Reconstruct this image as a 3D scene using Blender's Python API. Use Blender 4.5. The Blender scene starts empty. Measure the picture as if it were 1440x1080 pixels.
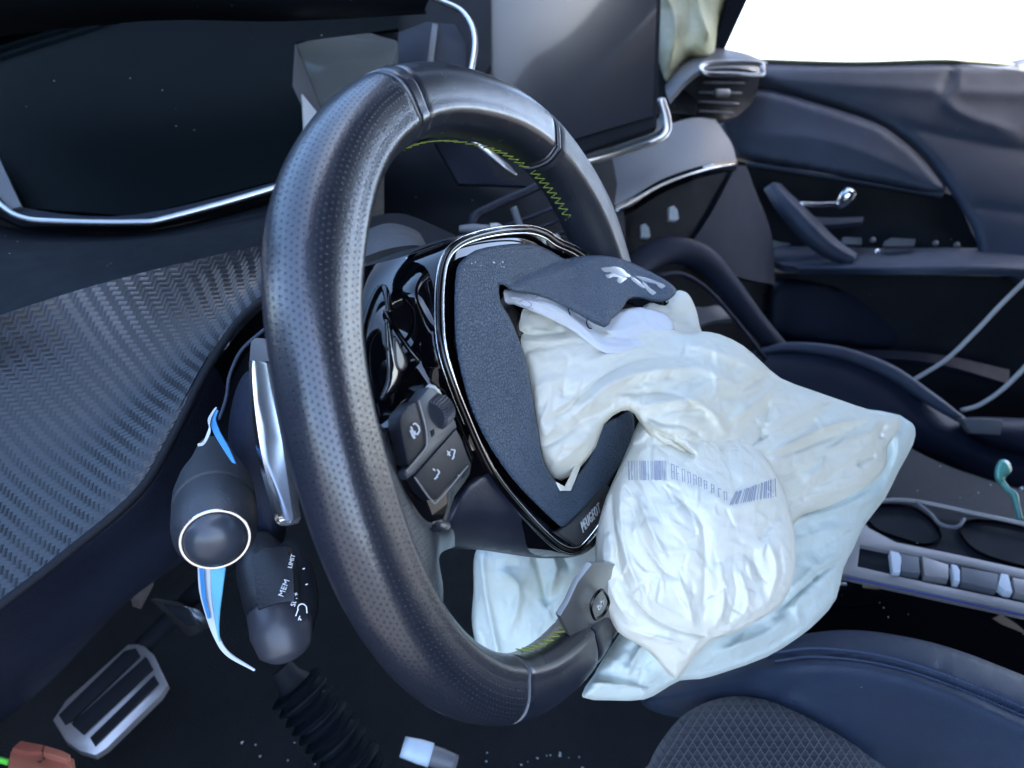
import bpy, bmesh, math, random
import numpy as np
from math import sin, cos, radians, pi, sqrt
from mathutils import Vector, Matrix

random.seed(4)
C = bpy.context.scene.collection
SC = bpy.context.scene

# ------------------------------------------------------------------ camera, world, sun, exposure
P0 = np.array([-0.3141222, -0.11671115, 0.15702881])
_a, _b, _c = map(radians, (67.51640498, -25.97254839, 3.5858))
F = 940.37
FW = np.array([sin(_a)*cos(_b), cos(_a)*cos(_b), sin(_b)])
RT = np.array([cos(_a), -sin(_a), 0.])
UP = np.cross(RT, FW)
RT, UP = RT*cos(_c)+UP*sin(_c), -RT*sin(_c)+UP*cos(_c)
cam = bpy.data.cameras.new('camera'); camo = bpy.data.objects.new('camera', cam); C.objects.link(camo)
cam.sensor_width = 36; cam.lens = F/1440*36; cam.clip_start = .02; cam.clip_end = 3000
M = Matrix.Identity(4)
for i in range(3):
    M[i][0] = RT[i]; M[i][1] = UP[i]; M[i][2] = -FW[i]; M[i][3] = P0[i]
camo.matrix_world = M
cam.dof.use_dof = True; cam.dof.focus_distance = .36; cam.dof.aperture_fstop = 9.5
SC.camera = camo

SUN_EL, SUN_AZ = 60, 165          # azimuth: clockwise from +y
w = bpy.data.worlds.new('World'); SC.world = w; w.use_nodes = True
nt = w.node_tree; bg = nt.nodes['Background']
sky = nt.nodes.new('ShaderNodeTexSky'); sky.sky_type = 'NISHITA'; sky.sun_disc = False
sky.sun_elevation = radians(SUN_EL); sky.sun_rotation = radians(SUN_AZ)
sky.air_density = .7; sky.dust_density = 1.8; sky.ozone_density = 1.2
nt.links.new(sky.outputs[0], bg.inputs[0]); bg.inputs[1].default_value = .15
sun = bpy.data.lights.new('sun', 'SUN'); sun.energy = 3.5; sun.angle = radians(.5); sun.color = (1, .95, .88)
suno = bpy.data.objects.new('sun', sun); C.objects.link(suno)
sd_ = Vector((sin(radians(SUN_AZ))*cos(radians(SUN_EL)), cos(radians(SUN_AZ))*cos(radians(SUN_EL)), sin(radians(SUN_EL))))
suno.rotation_euler = sd_.to_track_quat('Z', 'Y').to_euler()
SC.view_settings.view_transform = 'Standard'; SC.view_settings.look = 'None'
SC.view_settings.exposure = 3.45; SC.view_settings.gamma = 1
SC.cycles.max_bounces = 8

# ------------------------------------------------------------------ geometry helpers
def ray(px, py): return FW + RT*(px-720)/F - UP*(py-540)/F
def at(px, py, d): return P0 + ray(px, py)*d
def plane(n, off):
    n = np.array(n, float)
    k = off - n@P0
    return lambda px, py: k/(n@ray(px, py)) if np.isscalar(px) else np.array([k/(n@ray(x, y)) for x, y in zip(px, py)])
def lin(a, b, c):                      # plane through three (px,py,depth): 1/d is affine in the picture
    A = np.array([[p[0], p[1], 1] for p in (a, b, c)], float); s = np.linalg.solve(A, [1/p[2] for p in (a, b, c)])
    return lambda px, py: 1/(s[0]*px+s[1]*py+s[2])
def tps(anch, reg=1e-3):               # smooth surface through (px,py,depth) anchors
    P = np.array([[p[0], p[1]] for p in anch], float)/500; v = np.array([p[2] for p in anch], float)
    n = len(P)
    def U(r2): return np.where(r2 > 1e-12, .5*r2*np.log(np.maximum(r2, 1e-12)), 0)
    K = U(((P[:, None]-P[None])**2).sum(2)) + reg*np.eye(n)
    A = np.zeros((n+3, n+3)); A[:n, :n] = K; A[:n, n] = 1; A[:n, n+1:] = P; A[n, :n] = 1; A[n+1:, :n] = P.T
    s = np.linalg.solve(A, np.concatenate([v, [0, 0, 0]]))
    def f(px, py):
        sc = np.isscalar(px)
        Q = np.stack([np.atleast_1d(px), np.atleast_1d(py)], -1).astype(float)/500
        r2 = ((Q[:, None]-P[None])**2).sum(2)
        o = U(r2)@s[:n] + s[n] + Q@s[n+1:]
        return float(o[0]) if sc else o
    return f
WT, WA = radians(23.08), -.15605
_X = np.array([1., 0, 0]); _Y = np.array([0, sin(WT), cos(WT)]); LZ = np.cross(_X, _Y)
LX, LY = _X*cos(WA)+_Y*sin(WA), -_X*sin(WA)+_Y*cos(WA)
def WP(x, y, z=0): return LX*x+LY*y+LZ*z          # wheel-local to world
def dh(px, py, h): return (h-LZ@P0)/(LZ@ray(px, py))
def WL(px, py, h):
    P = at(px, py, dh(px, py, h)); return P@LX, P@LY
def hs(anch): return [(p[0], p[1], dh(*p)) for p in anch]   # anchors given as wheel height

def link(name, me, mat, parent=None):
    o = bpy.data.objects.new(name, me); C.objects.link(o)
    if mat is not None: me.materials.append(mat)
    if parent is not None: o.parent = parent
    return o
def mesh(name, V, Fc, mat, parent=None, smooth=True, uv=None):
    me = bpy.data.meshes.new(name); me.from_pydata([tuple(map(float, v)) for v in V], [], [tuple(map(int, f)) for f in Fc]); me.update()
    if smooth: me.polygons.foreach_set('use_smooth', [True]*len(me.polygons))
    if uv is not None:
        l = me.uv_layers.new(name='UVMap'); idx = np.zeros(len(me.loops), int); me.loops.foreach_get('vertex_index', idx)
        l.data.foreach_set('uv', np.asarray(uv, float)[idx].ravel())
    o = link(name, me, mat, parent)
    return o
def edgesplit(o, ang=35):
    o.data.set_sharp_from_angle(angle=radians(ang)); return o
def thing(name, label, cat, loc, group=None):
    o = bpy.data.objects.new(name, None); C.objects.link(o); o.empty_display_size = .03
    TH.append((o, loc)); o['label'] = label; o['category'] = cat
    if group: o['group'] = group
    return o
TH = []
def tag(o, label, cat, group=None):
    o['label'] = label; o['category'] = cat
    if group: o['group'] = group
    return o
def cr(P, n=8, closed=False):           # Catmull-Rom
    P = np.array(P, float); N = len(P); out = []
    rng = range(N) if closed else range(N-1)
    for i in rng:
        if closed: p = [P[(i+k) % N] for k in (-1, 0, 1, 2)]
        else: p = [P[max(i-1, 0)] if i > 0 else 2*P[0]-P[1], P[i], P[i+1], P[i+2] if i+2 < N else 2*P[-1]-P[-2]]
        for t in np.arange(n)/n:
            out.append(.5*((2*p[1])+(-p[0]+p[2])*t+(2*p[0]-5*p[1]+4*p[2]-p[3])*t*t+(-p[0]+3*p[1]-3*p[2]+p[3])*t**3))
    if not closed: out.append(P[-1])
    return np.array(out)
def px3(pts, d=None):
    return np.array([at(p[0], p[1], p[2] if len(p) > 2 else (d(p[0], p[1]) if callable(d) else d)) for p in pts])
def tube(name, pts, rad, mat, parent=None, seg=10, closed=False, n=6, flat=None, smooth=True, cap=True, sm=True):
    """tube along world points; rad scalar or list; flat=(ratio, normal) squashes along a direction"""
    P = cr(pts, n, closed) if sm else np.array(pts, float); N = len(P)
    R = np.full(N, rad) if np.isscalar(rad) else np.interp(np.linspace(0, 1, N), np.linspace(0, 1, len(rad)), rad)
    T = np.roll(P, -1, 0)-np.roll(P, 1, 0)
    if not closed: T[0] = P[1]-P[0]; T[-1] = P[-1]-P[-2]
    T /= np.linalg.norm(T, axis=1)[:, None]+1e-12
    ref = np.array(flat[1], float) if flat else np.array([.31, .2, .93])
    V = []; uv = []; L = np.concatenate([[0], np.cumsum(np.linalg.norm(np.diff(P, axis=0), axis=1))])
    up = ref-T[0]*(ref@T[0]); up /= np.linalg.norm(up)
    for i in range(N):
        base = ref if flat else up
        up = base-T[i]*(base@T[i]); up /= np.linalg.norm(up)+1e-12; sdv = np.cross(T[i], up)
        for k in range(seg):
            a = 2*pi*k/seg; V.append(P[i]+R[i]*(cos(a)*sdv+sin(a)*up*(flat[0] if flat else 1))); uv.append((L[i], k/seg))
    Fc = []
    for i in range(N if closed else N-1):
        j = (i+1) % N
        for k in range(seg): Fc.append((i*seg+k, i*seg+(k+1) % seg, j*seg+(k+1) % seg, j*seg+k))
    if not closed and cap: Fc.append(tuple(range(seg))[::-1]); Fc.append(tuple((N-1)*seg+k for k in range(seg)))
    return mesh(name, V, Fc, mat, parent, smooth, uv)
def patch(name, rows, mat, parent=None, thick=.004, nu=8, nv=8, d=None, sharp=None):
    """Catmull-Rom surface through rows of (px,py,depth); given real thickness behind"""
    R = [cr(px3(r, d), nu) for r in rows]; R = np.array(R)
    G = np.stack([cr(R[:, j], nv) for j in range(R.shape[1])], 1); nr, nc = G.shape[:2]
    du = np.gradient(G, axis=1); dv = np.gradient(G, axis=0)
    Nn = np.cross(du, dv); Nn /= np.linalg.norm(Nn, axis=2)[:, :, None]+1e-12
    V = G-P0
    s = np.sign((Nn*V).sum(2)); s[s == 0] = 1; s = np.sign(s.sum()) or 1
    B = G+Nn*s*thick
    lu = np.concatenate([np.zeros((nr, 1)), np.cumsum(np.linalg.norm(np.diff(G, axis=1), axis=2), 1)], 1)
    lv = np.concatenate([np.zeros((1, nc)), np.cumsum(np.linalg.norm(np.diff(G, axis=0), axis=2), 0)], 0)
    lu = lu-lu.mean(1)[:, None]*0
    uv = np.stack([lu, lv], -1).reshape(-1, 2)
    K = nr*nc; idx = lambda i, j: i*nc+j
    Fc = []
    for i in range(nr-1):
        for j in range(nc-1):
            Fc.append((idx(i, j), idx(i, j+1), idx(i+1, j+1), idx(i+1, j))); Fc.append((K+idx(i, j), K+idx(i+1, j), K+idx(i+1, j+1), K+idx(i, j+1)))
    per = [idx(0, j) for j in range(nc)]+[idx(i, nc-1) for i in range(1, nr)]+[idx(nr-1, j) for j in range(nc-2, -1, -1)]+[idx(i, 0) for i in range(nr-2, 0, -1)]
    for a, b in zip(per, per[1:]+per[:1]): Fc.append((b, a, K+a, K+b))
    o = mesh(name, np.concatenate([G.reshape(-1, 3), B.reshape(-1, 3)]), Fc, mat, parent, True, np.concatenate([uv, uv]))
    return edgesplit(o, sharp or 50)
def slab(name, pts, mat, parent=None, d=None, thick=.004, bev=0.0, smooth_n=0, lift=0):
    """traced outline as a solid plate: front face on depth d, extruded away along its own normal"""
    Q = np.array([p[:2] for p in pts], float) if d is not None else np.array(pts, float)
    if smooth_n: Q = cr(Q, smooth_n, True)
    P = px3(Q, d)
    n = np.zeros(3); c = P.mean(0)
    for i in range(len(P)): n += np.cross(P[i]-c, P[(i+1) % len(P)]-c)
    n /= np.linalg.norm(n)
    if n@(c-P0) > 0: P = P[::-1]; n = -n
    P = P+n*lift; N = len(P)
    bm = bmesh.new()
    top = [bm.verts.new(p) for p in P]; bot = [bm.verts.new(p-n*thick) for p in P]
    ft = bm.faces.new(top); bm.faces.new(bot[::-1])
    for i in range(N): bm.faces.new((top[(i+1) % N], top[i], bot[i], bot[(i+1) % N]))
    bmesh.ops.recalc_face_normals(bm, faces=bm.faces)
    if bev: bmesh.ops.bevel(bm, geom=list(ft.edges), offset=bev, segments=2, profile=.6, affect='EDGES')
    bmesh.ops.triangulate(bm, faces=[f for f in bm.faces if len(f.verts) > 4])
    me = bpy.data.meshes.new(name); bm.to_mesh(me); bm.free()
    me.polygons.foreach_set('use_smooth', [True]*len(me.polygons)); me.set_sharp_from_angle(angle=radians(40))
    return link(name, me, mat, parent)
# ---- numpy noise
_rs = np.random.RandomState(7); _gr = _rs.rand(256, 256)
def vnoise(x, y):
    xi = np.floor(x).astype(int); yi = np.floor(y).astype(int); fx = x-xi; fy = y-yi
    fx = fx*fx*fx*(fx*(fx*6-15)+10); fy = fy*fy*fy*(fy*(fy*6-15)+10)
    g = lambda a, b: _gr[a % 256, b % 256]
    return (g(xi, yi)*(1-fx)+g(xi+1, yi)*fx)*(1-fy)+(g(xi, yi+1)*(1-fx)+g(xi+1, yi+1)*fx)*fy
def fbm(x, y, o=4):
    s = 0; a = .5
    for i in range(o): s = s+a*(vnoise(x*2**i+17*i, y*2**i+31*i)*2-1); a *= .5
    return s
def ridged(x, y, o=3):
    s = 0; a = .55
    for i in range(o): s = s+a*(1-np.abs(vnoise(x*2**i+57*i, y*2**i+11*i)*2-1)*2); a *= .5
    return s
def crumple(u, v, seed=0):
    xi = np.floor(u).astype(int); yi = np.floor(v).astype(int); best = np.full(len(u), -9.); g = lambda a, b, k: _gr[(a+k*37+seed) % 256, (b+k*91+seed*3) % 256]
    for dx in (-1, 0, 1):
        for dy in (-1, 0, 1):
            a = xi+dx; b = yi+dy; cx = a+.1+.8*g(a, b, 1); cy = b+.1+.8*g(a, b, 2); ex = u-cx; ey = v-cy
            h = (g(a, b, 3)-.5)*.5+(g(a, b, 4)-.5)*1.5*ex+(g(a, b, 5)-.5)*1.5*ey-1.05*np.sqrt(ex*ex+ey*ey+.006)
            k_ = 14.; m_ = np.maximum(best, h); best = m_+np.log(np.exp(k_*(best-m_))+np.exp(k_*(h-m_)))/k_
    return best+.3
def segdist(Q, A, closed=False):
    A = np.array(A, float)[:, :2]; B = np.roll(A, -1, 0) if closed else A[1:]; A = A if closed else A[:-1]
    best = np.full(len(Q), 1e9); bp = np.zeros_like(Q); bt = np.zeros(len(Q)); sg = np.zeros(len(Q)); n = len(A)
    for i in range(n):
        ab = B[i]-A[i]; l2 = ab@ab+1e-12; k = np.clip(((Q-A[i])@ab)/l2, 0, 1); c = A[i]+k[:, None]*ab
        dd = np.hypot(*(Q-c).T); m = dd < best
        best[m] = dd[m]; bp[m] = c[m]; bt[m] = (i+k[m])/n; sg[m] = np.sign(ab[0]*(Q[m, 1]-A[i, 1])-ab[1]*(Q[m, 0]-A[i, 0]))
    return best, bp, bt, sg
def inside(Q, A):
    A = np.array(A, float); x, y = Q.T; r = np.zeros(len(Q), bool); j = len(A)-1
    for i in range(len(A)):
        c = (A[i, 1] > y) != (A[j, 1] > y)
        xx = (A[j, 0]-A[i, 0])*(y-A[i, 1])/(A[j, 1]-A[i, 1]+1e-12)+A[i, 0]
        r ^= c & (x < xx); j = i
    return r
def cloth(name, outline, dfn, mat, parent=None, bulge=.01, back=None, edge=40, step=3.0, folds=(), noise=None, smooth=4, thick=0, power=.5, label=None, creases=None):
    """closed soft sheet or pillow from a traced outline: front swells towards the viewer, back away"""
    O = cr(np.array(outline, float), smooth, True) if smooth else np.array(outline, float)
    x0, y0 = O.min(0)-step; x1, y1 = O.max(0)+step
    xs = np.arange(x0, x1+step, step); ys = np.arange(y0, y1+step, step); X, Y = np.meshgrid(xs, ys)
    Q = np.stack([X.ravel(), Y.ravel()], 1); ins = inside(Q, O); nx = len(xs); ny = len(ys)
    I = ins.reshape(ny, nx); cell = I[:-1, :-1] & I[1:, :-1] & I[:-1, 1:] & I[1:, 1:]
    cnt = np.zeros((ny, nx), int)
    for a, b in ((0, 0), (1, 0), (0, 1), (1, 1)): cnt[a:ny-1+a, b:nx-1+b] += cell
    used = (cnt > 0).ravel(); bnd = ((cnt > 0) & (cnt < 4)).ravel()
    sd, bp, _, _ = segdist(Q[used], O, True)
    Qu = Q[used].copy(); bu = bnd[used]; Qu[bu] = bp[bu]; sd[bu] = 0
    px, py = Qu.T
    d0 = dfn(px, py)
    pr = 1-(1-np.clip(sd/edge, 0, 1))**2; pr = pr**power
    h = bulge*pr
    fade = np.clip(sd/12, 0, 1)
    for f in folds:
        pl, wd, am = f[:3]; asym = f[3] if len(f) > 3 else 0
        pl = cr(np.array(pl, float), 5) if len(pl) > 2 else np.array(pl, float)
        dd, _, tt, sg = segdist(Qu, pl)
        tp = np.clip(np.minimum(tt, 1-tt)*5, 0, 1)**.7 if not (len(f) > 4 and f[4]) else 1
        ww = np.where(sg > 0, wd*(1+asym), wd*(1-asym)) if asym else wd
        h = h+am*tp*np.exp(-np.sqrt((dd/ww)**2+.02)*1.6)*1.2*fade
    if creases:
        rc = random.Random(creases[5] if len(creases) > 5 else 1); n_, ln, wd, am, an = creases[:5]; k_ = 0; base = np.where(sd > 8)[0]
        while k_ < n_ and len(base):
            c = Qu[base[rc.randrange(len(base))]]; a = an+rc.gauss(0, .55); L_ = ln*rc.uniform(.4, 1.3); m = rc.gauss(0, .18)
            p_ = [c+L_*t*np.array([cos(a+m*t*2), sin(a+m*t*2)]) for t in (-.5, -.2, .1, .5)]; pl = cr(np.array(p_), 3)
            near = np.abs(Qu-c).max(1) < L_
            q_ = Qu[near]; dd, _, tt, sg = segdist(q_, pl); tp = np.clip(np.minimum(tt, 1-tt)*3, 0, 1); w2 = wd*rc.uniform(.7, 1.6); s_ = am*rc.uniform(.4, 1)*rc.choice((-1, 1, -1))
            h[near] += s_*tp*(np.exp(-np.sqrt((dd/w2)**2+.02)*1.5)+.5*sg*np.exp(-dd/(w2*3))*np.clip(dd/w2, 0, 1))*fade[near]
            k_ += 1
    if noise:
        for kind, sx, sy, am, ang in noise:
            am = am*(1.35 if kind == 'r' else 1)
            ca, sa = cos(ang), sin(ang); u = (px*ca+py*sa)/sx; v = (-px*sa+py*ca)/sy
            wu = fbm(u*.7+3, v*.7+9, 2)*1.2
            h = h+am*fade*(crumple(u+wu*.35, v+wu*.3, int(sx)) if kind == 'r' else fbm(u+wu, v+wu*.5))
    R = FW[None]+RT[None]*((px-720)/F)[:, None]-UP[None]*((py-540)/F)[:, None]
    Vf = P0+R*(d0-h)[:, None]
    hb = back if back is not None else bulge
    Vb = P0+R*(d0+hb*pr+thick*np.clip(sd/step, 0, 1)+np.minimum(0, h)*-1)[:, None]
    n = len(Qu); mp = -np.ones(nx*ny, int); mp[used] = np.arange(n)
    bmp = np.arange(n)+n; bmp[bu] = np.where(bu)[0]
    ii, jj = np.where(cell); a = mp[ii*nx+jj]; b = mp[ii*nx+jj+1]; c = mp[(ii+1)*nx+jj+1]; e = mp[(ii+1)*nx+jj]
    ff = np.stack([a, e, c, b], 1); fb = np.stack([bmp[a], bmp[b], bmp[c], bmp[e]], 1)
    dm = float(np.mean(d0)); uv = np.stack([px, -py], 1)*dm/F
    V = np.concatenate([Vf, Vb]); 
    o = mesh(name, V, np.concatenate([ff, fb]), mat, parent, True, np.concatenate([uv, uv]))
    bm = bmesh.new(); bm.from_mesh(o.data); bmesh.ops.delete(bm, geom=[v for v in bm.verts if not v.link_faces], context='VERTS')
    bad = [f for f in bm.faces if f.calc_area() < 1e-12]; bmesh.ops.delete(bm, geom=bad, context='FACES_ONLY')
    bm.to_mesh(o.data); bm.free()
    if label: o['label'] = label
    return o
def lathe(name, p0, axis, prof, mat, parent=None, seg=32, xs=1.0, xdir=None):
    """prof: list of (distance along axis, radius)"""
    ax = np.array(axis, float); ax /= np.linalg.norm(ax); x = np.array(xdir if xdir is not None else (0, 0, 1.), float); x = x-ax*(ax@x); x /= np.linalg.norm(x); y = np.cross(ax, x)
    V = []; Fc = []
    for (t, r) in prof:
        for k in range(seg): a = 2*pi*k/seg; V.append(np.array(p0)+ax*t+r*(cos(a)*x*xs+sin(a)*y))
    n = len(prof)
    for i in range(n-1):
        for k in range(seg): Fc.append((i*seg+k, (i+1)*seg+k, (i+1)*seg+(k+1) % seg, i*seg+(k+1) % seg))
    Fc.append(tuple(range(seg))); Fc.append(tuple((n-1)*seg+k for k in range(seg))[::-1])
    return edgesplit(mesh(name, V, Fc, mat, parent), 40)
def text(name, s, mat, parent, O, ux, uy, size, extrude=.0004, spacing=1.0, bold=0, sx=1.0):
    cu = bpy.data.curves.new(name, 'FONT'); cu.body = s; cu.size = size; cu.extrude = extrude; cu.align_x = 'CENTER'; cu.align_y = 'CENTER'; cu.space_character = spacing; cu.offset = bold; cu.resolution_u = 3
    to = bpy.data.objects.new(name, cu); C.objects.link(to); bpy.context.view_layer.update()
    me = bpy.data.meshes.new_from_object(to.evaluated_get(bpy.context.evaluated_depsgraph_get())); bpy.data.objects.remove(to)
    ux = np.array(ux, float); ux /= np.linalg.norm(ux); uy = np.array(uy, float); uy = uy-ux*(ux@uy); uy /= np.linalg.norm(uy); uz = np.cross(ux, uy)
    for v in me.vertices: c = v.co; v.co = Vector(np.array(O)+ux*c.x*sx+uy*c.y+uz*c.z)
    me.materials.clear()
    return link(name, me, mat, parent)
def textpx(name, s, mat, parent, a, b, d, size, lift=.0006, up=None, **k):
    """lettering laid between two picture points on the surface d (baseline direction a->b)"""
    A = at(*a, d(*a)); B = at(*b, d(*b)); m = ((a[0]+b[0])/2, (a[1]+b[1])/2)
    e = np.array(b, float)-np.array(a, float); nrm = np.array([e[1], -e[0]]); nrm = nrm/np.linalg.norm(nrm)*6
    if up: nrm = np.array(up, float)
    q = (m[0]+nrm[0], m[1]+nrm[1]); Cc = at(*m, d(*m)); U_ = at(*q, d(*q))-Cc
    n = np.cross(B-A, U_); n /= np.linalg.norm(n); 
    if n@(Cc-P0) > 0: n = -n
    return text(name, s, mat, parent, Cc+n*lift, B-A, U_, size, **k)

# ------------------------------------------------------------------ materials
class Nt:
    def __init__(s, name):
        s.m = bpy.data.materials.new(name); s.m.use_nodes = True; s.t = s.m.node_tree; s.b = s.t.nodes['Principled BSDF']; s.o = s.t.nodes['Material Output']
    def n(s, ty, **k):
        x = s.t.nodes.new(ty)
        for a, v in k.items(): setattr(x, a, v)
        return x
    def l(s, a, b): s.t.links.new(a, b)
    def math(s, op, a, b=None, c=None):
        x = s.n('ShaderNodeMath', operation=op)
        for i, v in enumerate((a, b, c)):
            if v is None: continue
            if isinstance(v, (int, float)): x.inputs[i].default_value = v
            else: s.l(v, x.inputs[i])
        return x.outputs[0]
    def set(s, **k):
        for a, v in k.items(): s.b.inputs[a.replace('_', ' ')].default_value = v
    def bump(s, h, dist, strength=1, normal=None):
        x = s.n('ShaderNodeBump'); x.inputs['Distance'].default_value = dist; x.inputs['Strength'].default_value = strength
        s.l(h, x.inputs['Height'])
        if normal is not None: s.l(normal, x.inputs['Normal'])
        return x.outputs[0]
    def noise(s, scale, detail=3, vec=None, rough=.5):
        x = s.n('ShaderNodeTexNoise'); x.inputs['Scale'].default_value = scale; x.inputs['Detail'].default_value = detail; x.inputs['Roughness'].default_value = rough
        if vec is not None: s.l(vec, x.inputs['Vector'])
        return x.outputs[0]
    def ramp(s, f, stops):
        x = s.n('ShaderNodeValToRGB'); e = x.color_ramp.elements
        while len(e) < len(stops): e.new(.5)
        for q, (p, c) in zip(e, stops): q.position = p; q.color = c if len(c) == 4 else (*c, 1)
        s.l(f, x.inputs[0]); return x.outputs[0]
    def obj(s): return s.n('ShaderNodeTexCoord').outputs['Object']
    def uv(s): return s.n('ShaderNodeTexCoord').outputs['UV']
    def sep(s, v):
        x = s.n('ShaderNodeSeparateXYZ'); s.l(v, x.inputs[0]); return x.outputs
    def comb(s, a, b):
        x = s.n('ShaderNodeCombineXYZ'); s.l(a, x.inputs[0]); s.l(b, x.inputs[1]); return x.outputs[0]
def plain(name, col, rough=.5, metal=0, grain=0, gs=900, spec=.5, coat=0, var=.15, dust=0, gr=None):
    k = Nt(name); k.set(Roughness=rough, Metallic=metal, Specular_IOR_Level=spec, Coat_Weight=coat)
    o = k.obj(); n1 = k.noise(14, 4, o)
    c = k.ramp(n1, [(.3, tuple(x*(1-var) for x in col)), (.7, tuple(min(1, x*(1+var)) for x in col))])
    if dust:
        v = k.n('ShaderNodeTexVoronoi'); v.inputs['Scale'].default_value = 230; k.l(o, v.inputs['Vector'])
        vc = k.sep(v.outputs['Color'])
        m_ = k.math('MULTIPLY', k.math('LESS_THAN', v.outputs['Distance'], .13), k.math('GREATER_THAN', vc[0], 1-dust))
        mx = k.n('ShaderNodeMix', data_type='RGBA'); k.l(m_, mx.inputs[0]); k.l(c, mx.inputs[6]); mx.inputs[7].default_value = (.45, .48, .5, 1); c = mx.outputs[2]
    k.l(c, k.b.inputs['Base Color'])
    r_ = k.noise(60, 3, o); k.l(k.math('ADD', k.math('MULTIPLY', k.math('SUBTRACT', r_, .5), rough*.35), rough), k.b.inputs['Roughness'])
    if grain:
        g = k.noise(gs, 2, o); k.l(k.bump(g, grain), k.b.inputs['Normal'])
    return k.m
DK = (.012, .016, .024)
mat = {}
mat['dash'] = plain('dash_plastic', (.0045, .007, .0105), .6, grain=.0003, gs=1400, dust=.02, spec=.08)
mat['dark'] = plain('dark_plastic', (.007, .009, .013), .65, grain=.0003, dust=.008, spec=.15)
mat['void'] = plain('carpet_black', (.009, .011, .013), .95, grain=.002, gs=500, spec=.1)
mat['navy'] = plain('navy_soft_trim', (.027, .039, .066), .5, grain=.0005, gs=1100, dust=.004, spec=.35)
mat['navy_d'] = plain('dark_navy_trim', (.010, .014, .028), .55, grain=.0003, spec=.2)
mat['gloss'] = plain('piano_black', (.002, .002, .003), .03, coat=0, var=.05, dust=.07)
mat['chrome'] = plain('chrome', (.82, .83, .85), .12, 1, var=.03)
mat['satin'] = plain('satin_silver', (.55, .55, .54), .3, 1, grain=.00005, gs=3000)
mat['silver'] = plain('silver_trim', (.28, .265, .255), .42, .35, grain=.00005, gs=3000)
mat['greytrim'] = plain('grey_trim', (.10, .105, .115), .5, grain=.0002)
mat['white'] = plain('white_print', (.6, .62, .64), .5, var=.02)
mat['stitch'] = plain('green_thread', (.27, .33, .05), .6)
mat['bluepaper'] = plain('blue_paper', (.05, .25, .55), .55)
mat['paper'] = plain('pale_paper', (.5, .55, .58), .6)
mat['salmon'] = plain('salmon_plastic', (.38, .14, .09), .5, grain=.0002)
mat['greenw'] = plain('green_wire', (.1, .6, .05), .4)
mat['glassy_green'] = plain('green_shard', (.1, .33, .27), .35, spec=.8, var=.35)
mat['piping'] = plain('beige_piping', (.38, .38, .38), .6, grain=.0004)
mat['yellow'] = plain('olive_reflection', (.25, .2, .04), .5)
mat['glass_chip'] = plain('glass_crumbs', (.34, .38, .4), .25, spec=.6)

def leather(name, base=(.009, .012, .021), rough=.4, holes=True, grain=.00014, crough=.15):
    k = Nt(name); k.set(Specular_IOR_Level=.5, Coat_Weight=.62, Coat_Roughness=.17, Coat_IOR=1.6)
    o = k.obj(); u = k.sep(k.uv())
    v = k.n('ShaderNodeTexVoronoi', feature='DISTANCE_TO_EDGE'); v.inputs['Scale'].default_value = 700; k.l(o, v.inputs['Vector'])
    n2 = k.noise(90, 4, o)
    g = k.math('ADD', k.math('MULTIPLY', k.math('MINIMUM', v.outputs['Distance'], .25), .8), k.math('MULTIPLY', n2, .8))
    nb = k.bump(g, grain)
    if holes:
        S = .0026
        a = k.math('DIVIDE', u[0], S); b = k.math('DIVIDE', u[1], S*.9)
        row = k.math('FLOOR', b); a2 = k.math('ADD', a, k.math('MULTIPLY', k.math('FLOORED_MODULO', row, 2), .5))
        fa = k.math('SUBTRACT', k.math('FRACT', a2), .5); fb = k.math('SUBTRACT', k.math('FRACT', b), .5)
        dd = k.math('SQRT', k.math('ADD', k.math('POWER', k.math('ABSOLUTE', fa), 2), k.math('POWER', k.math('ABSOLUTE', fb), 2)))
        hm = k.n('ShaderNodeMapRange', interpolation_type='SMOOTHSTEP'); k.l(dd, hm.inputs[0]); hm.inputs[1].default_value = .09; hm.inputs[2].default_value = .19
        nb = k.bump(hm.outputs[0], .0018, 1, nb)
        mx = k.n('ShaderNodeMix', data_type='RGBA'); k.l(hm.outputs[0], mx.inputs[0]); mx.inputs[6].default_value = (.002, .002, .003, 1); mx.inputs[7].default_value = (*base, 1)
        k.l(mx.outputs[2], k.b.inputs['Base Color'])
    else: k.set(Base_Color=(*base, 1))
    k.l(k.math('ADD', k.math('MULTIPLY', n2, .16), rough-.08), k.b.inputs['Roughness']); k.l(k.math('ADD', k.math('MULTIPLY', n2, .2), crough-.1), k.b.inputs['Coat Roughness'])
    k.l(nb, k.b.inputs['Normal']); k.l(nb, k.b.inputs['Coat Normal']); return k.m
mat['perf'] = leather('perforated_leather')
mat['smoothl'] = leather('smooth_leather', holes=False, rough=.35, grain=.0001, crough=.24)
mat['perf_fine'] = leather('side_leather', holes=False, rough=.5, grain=.0003, crough=.4)

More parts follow.
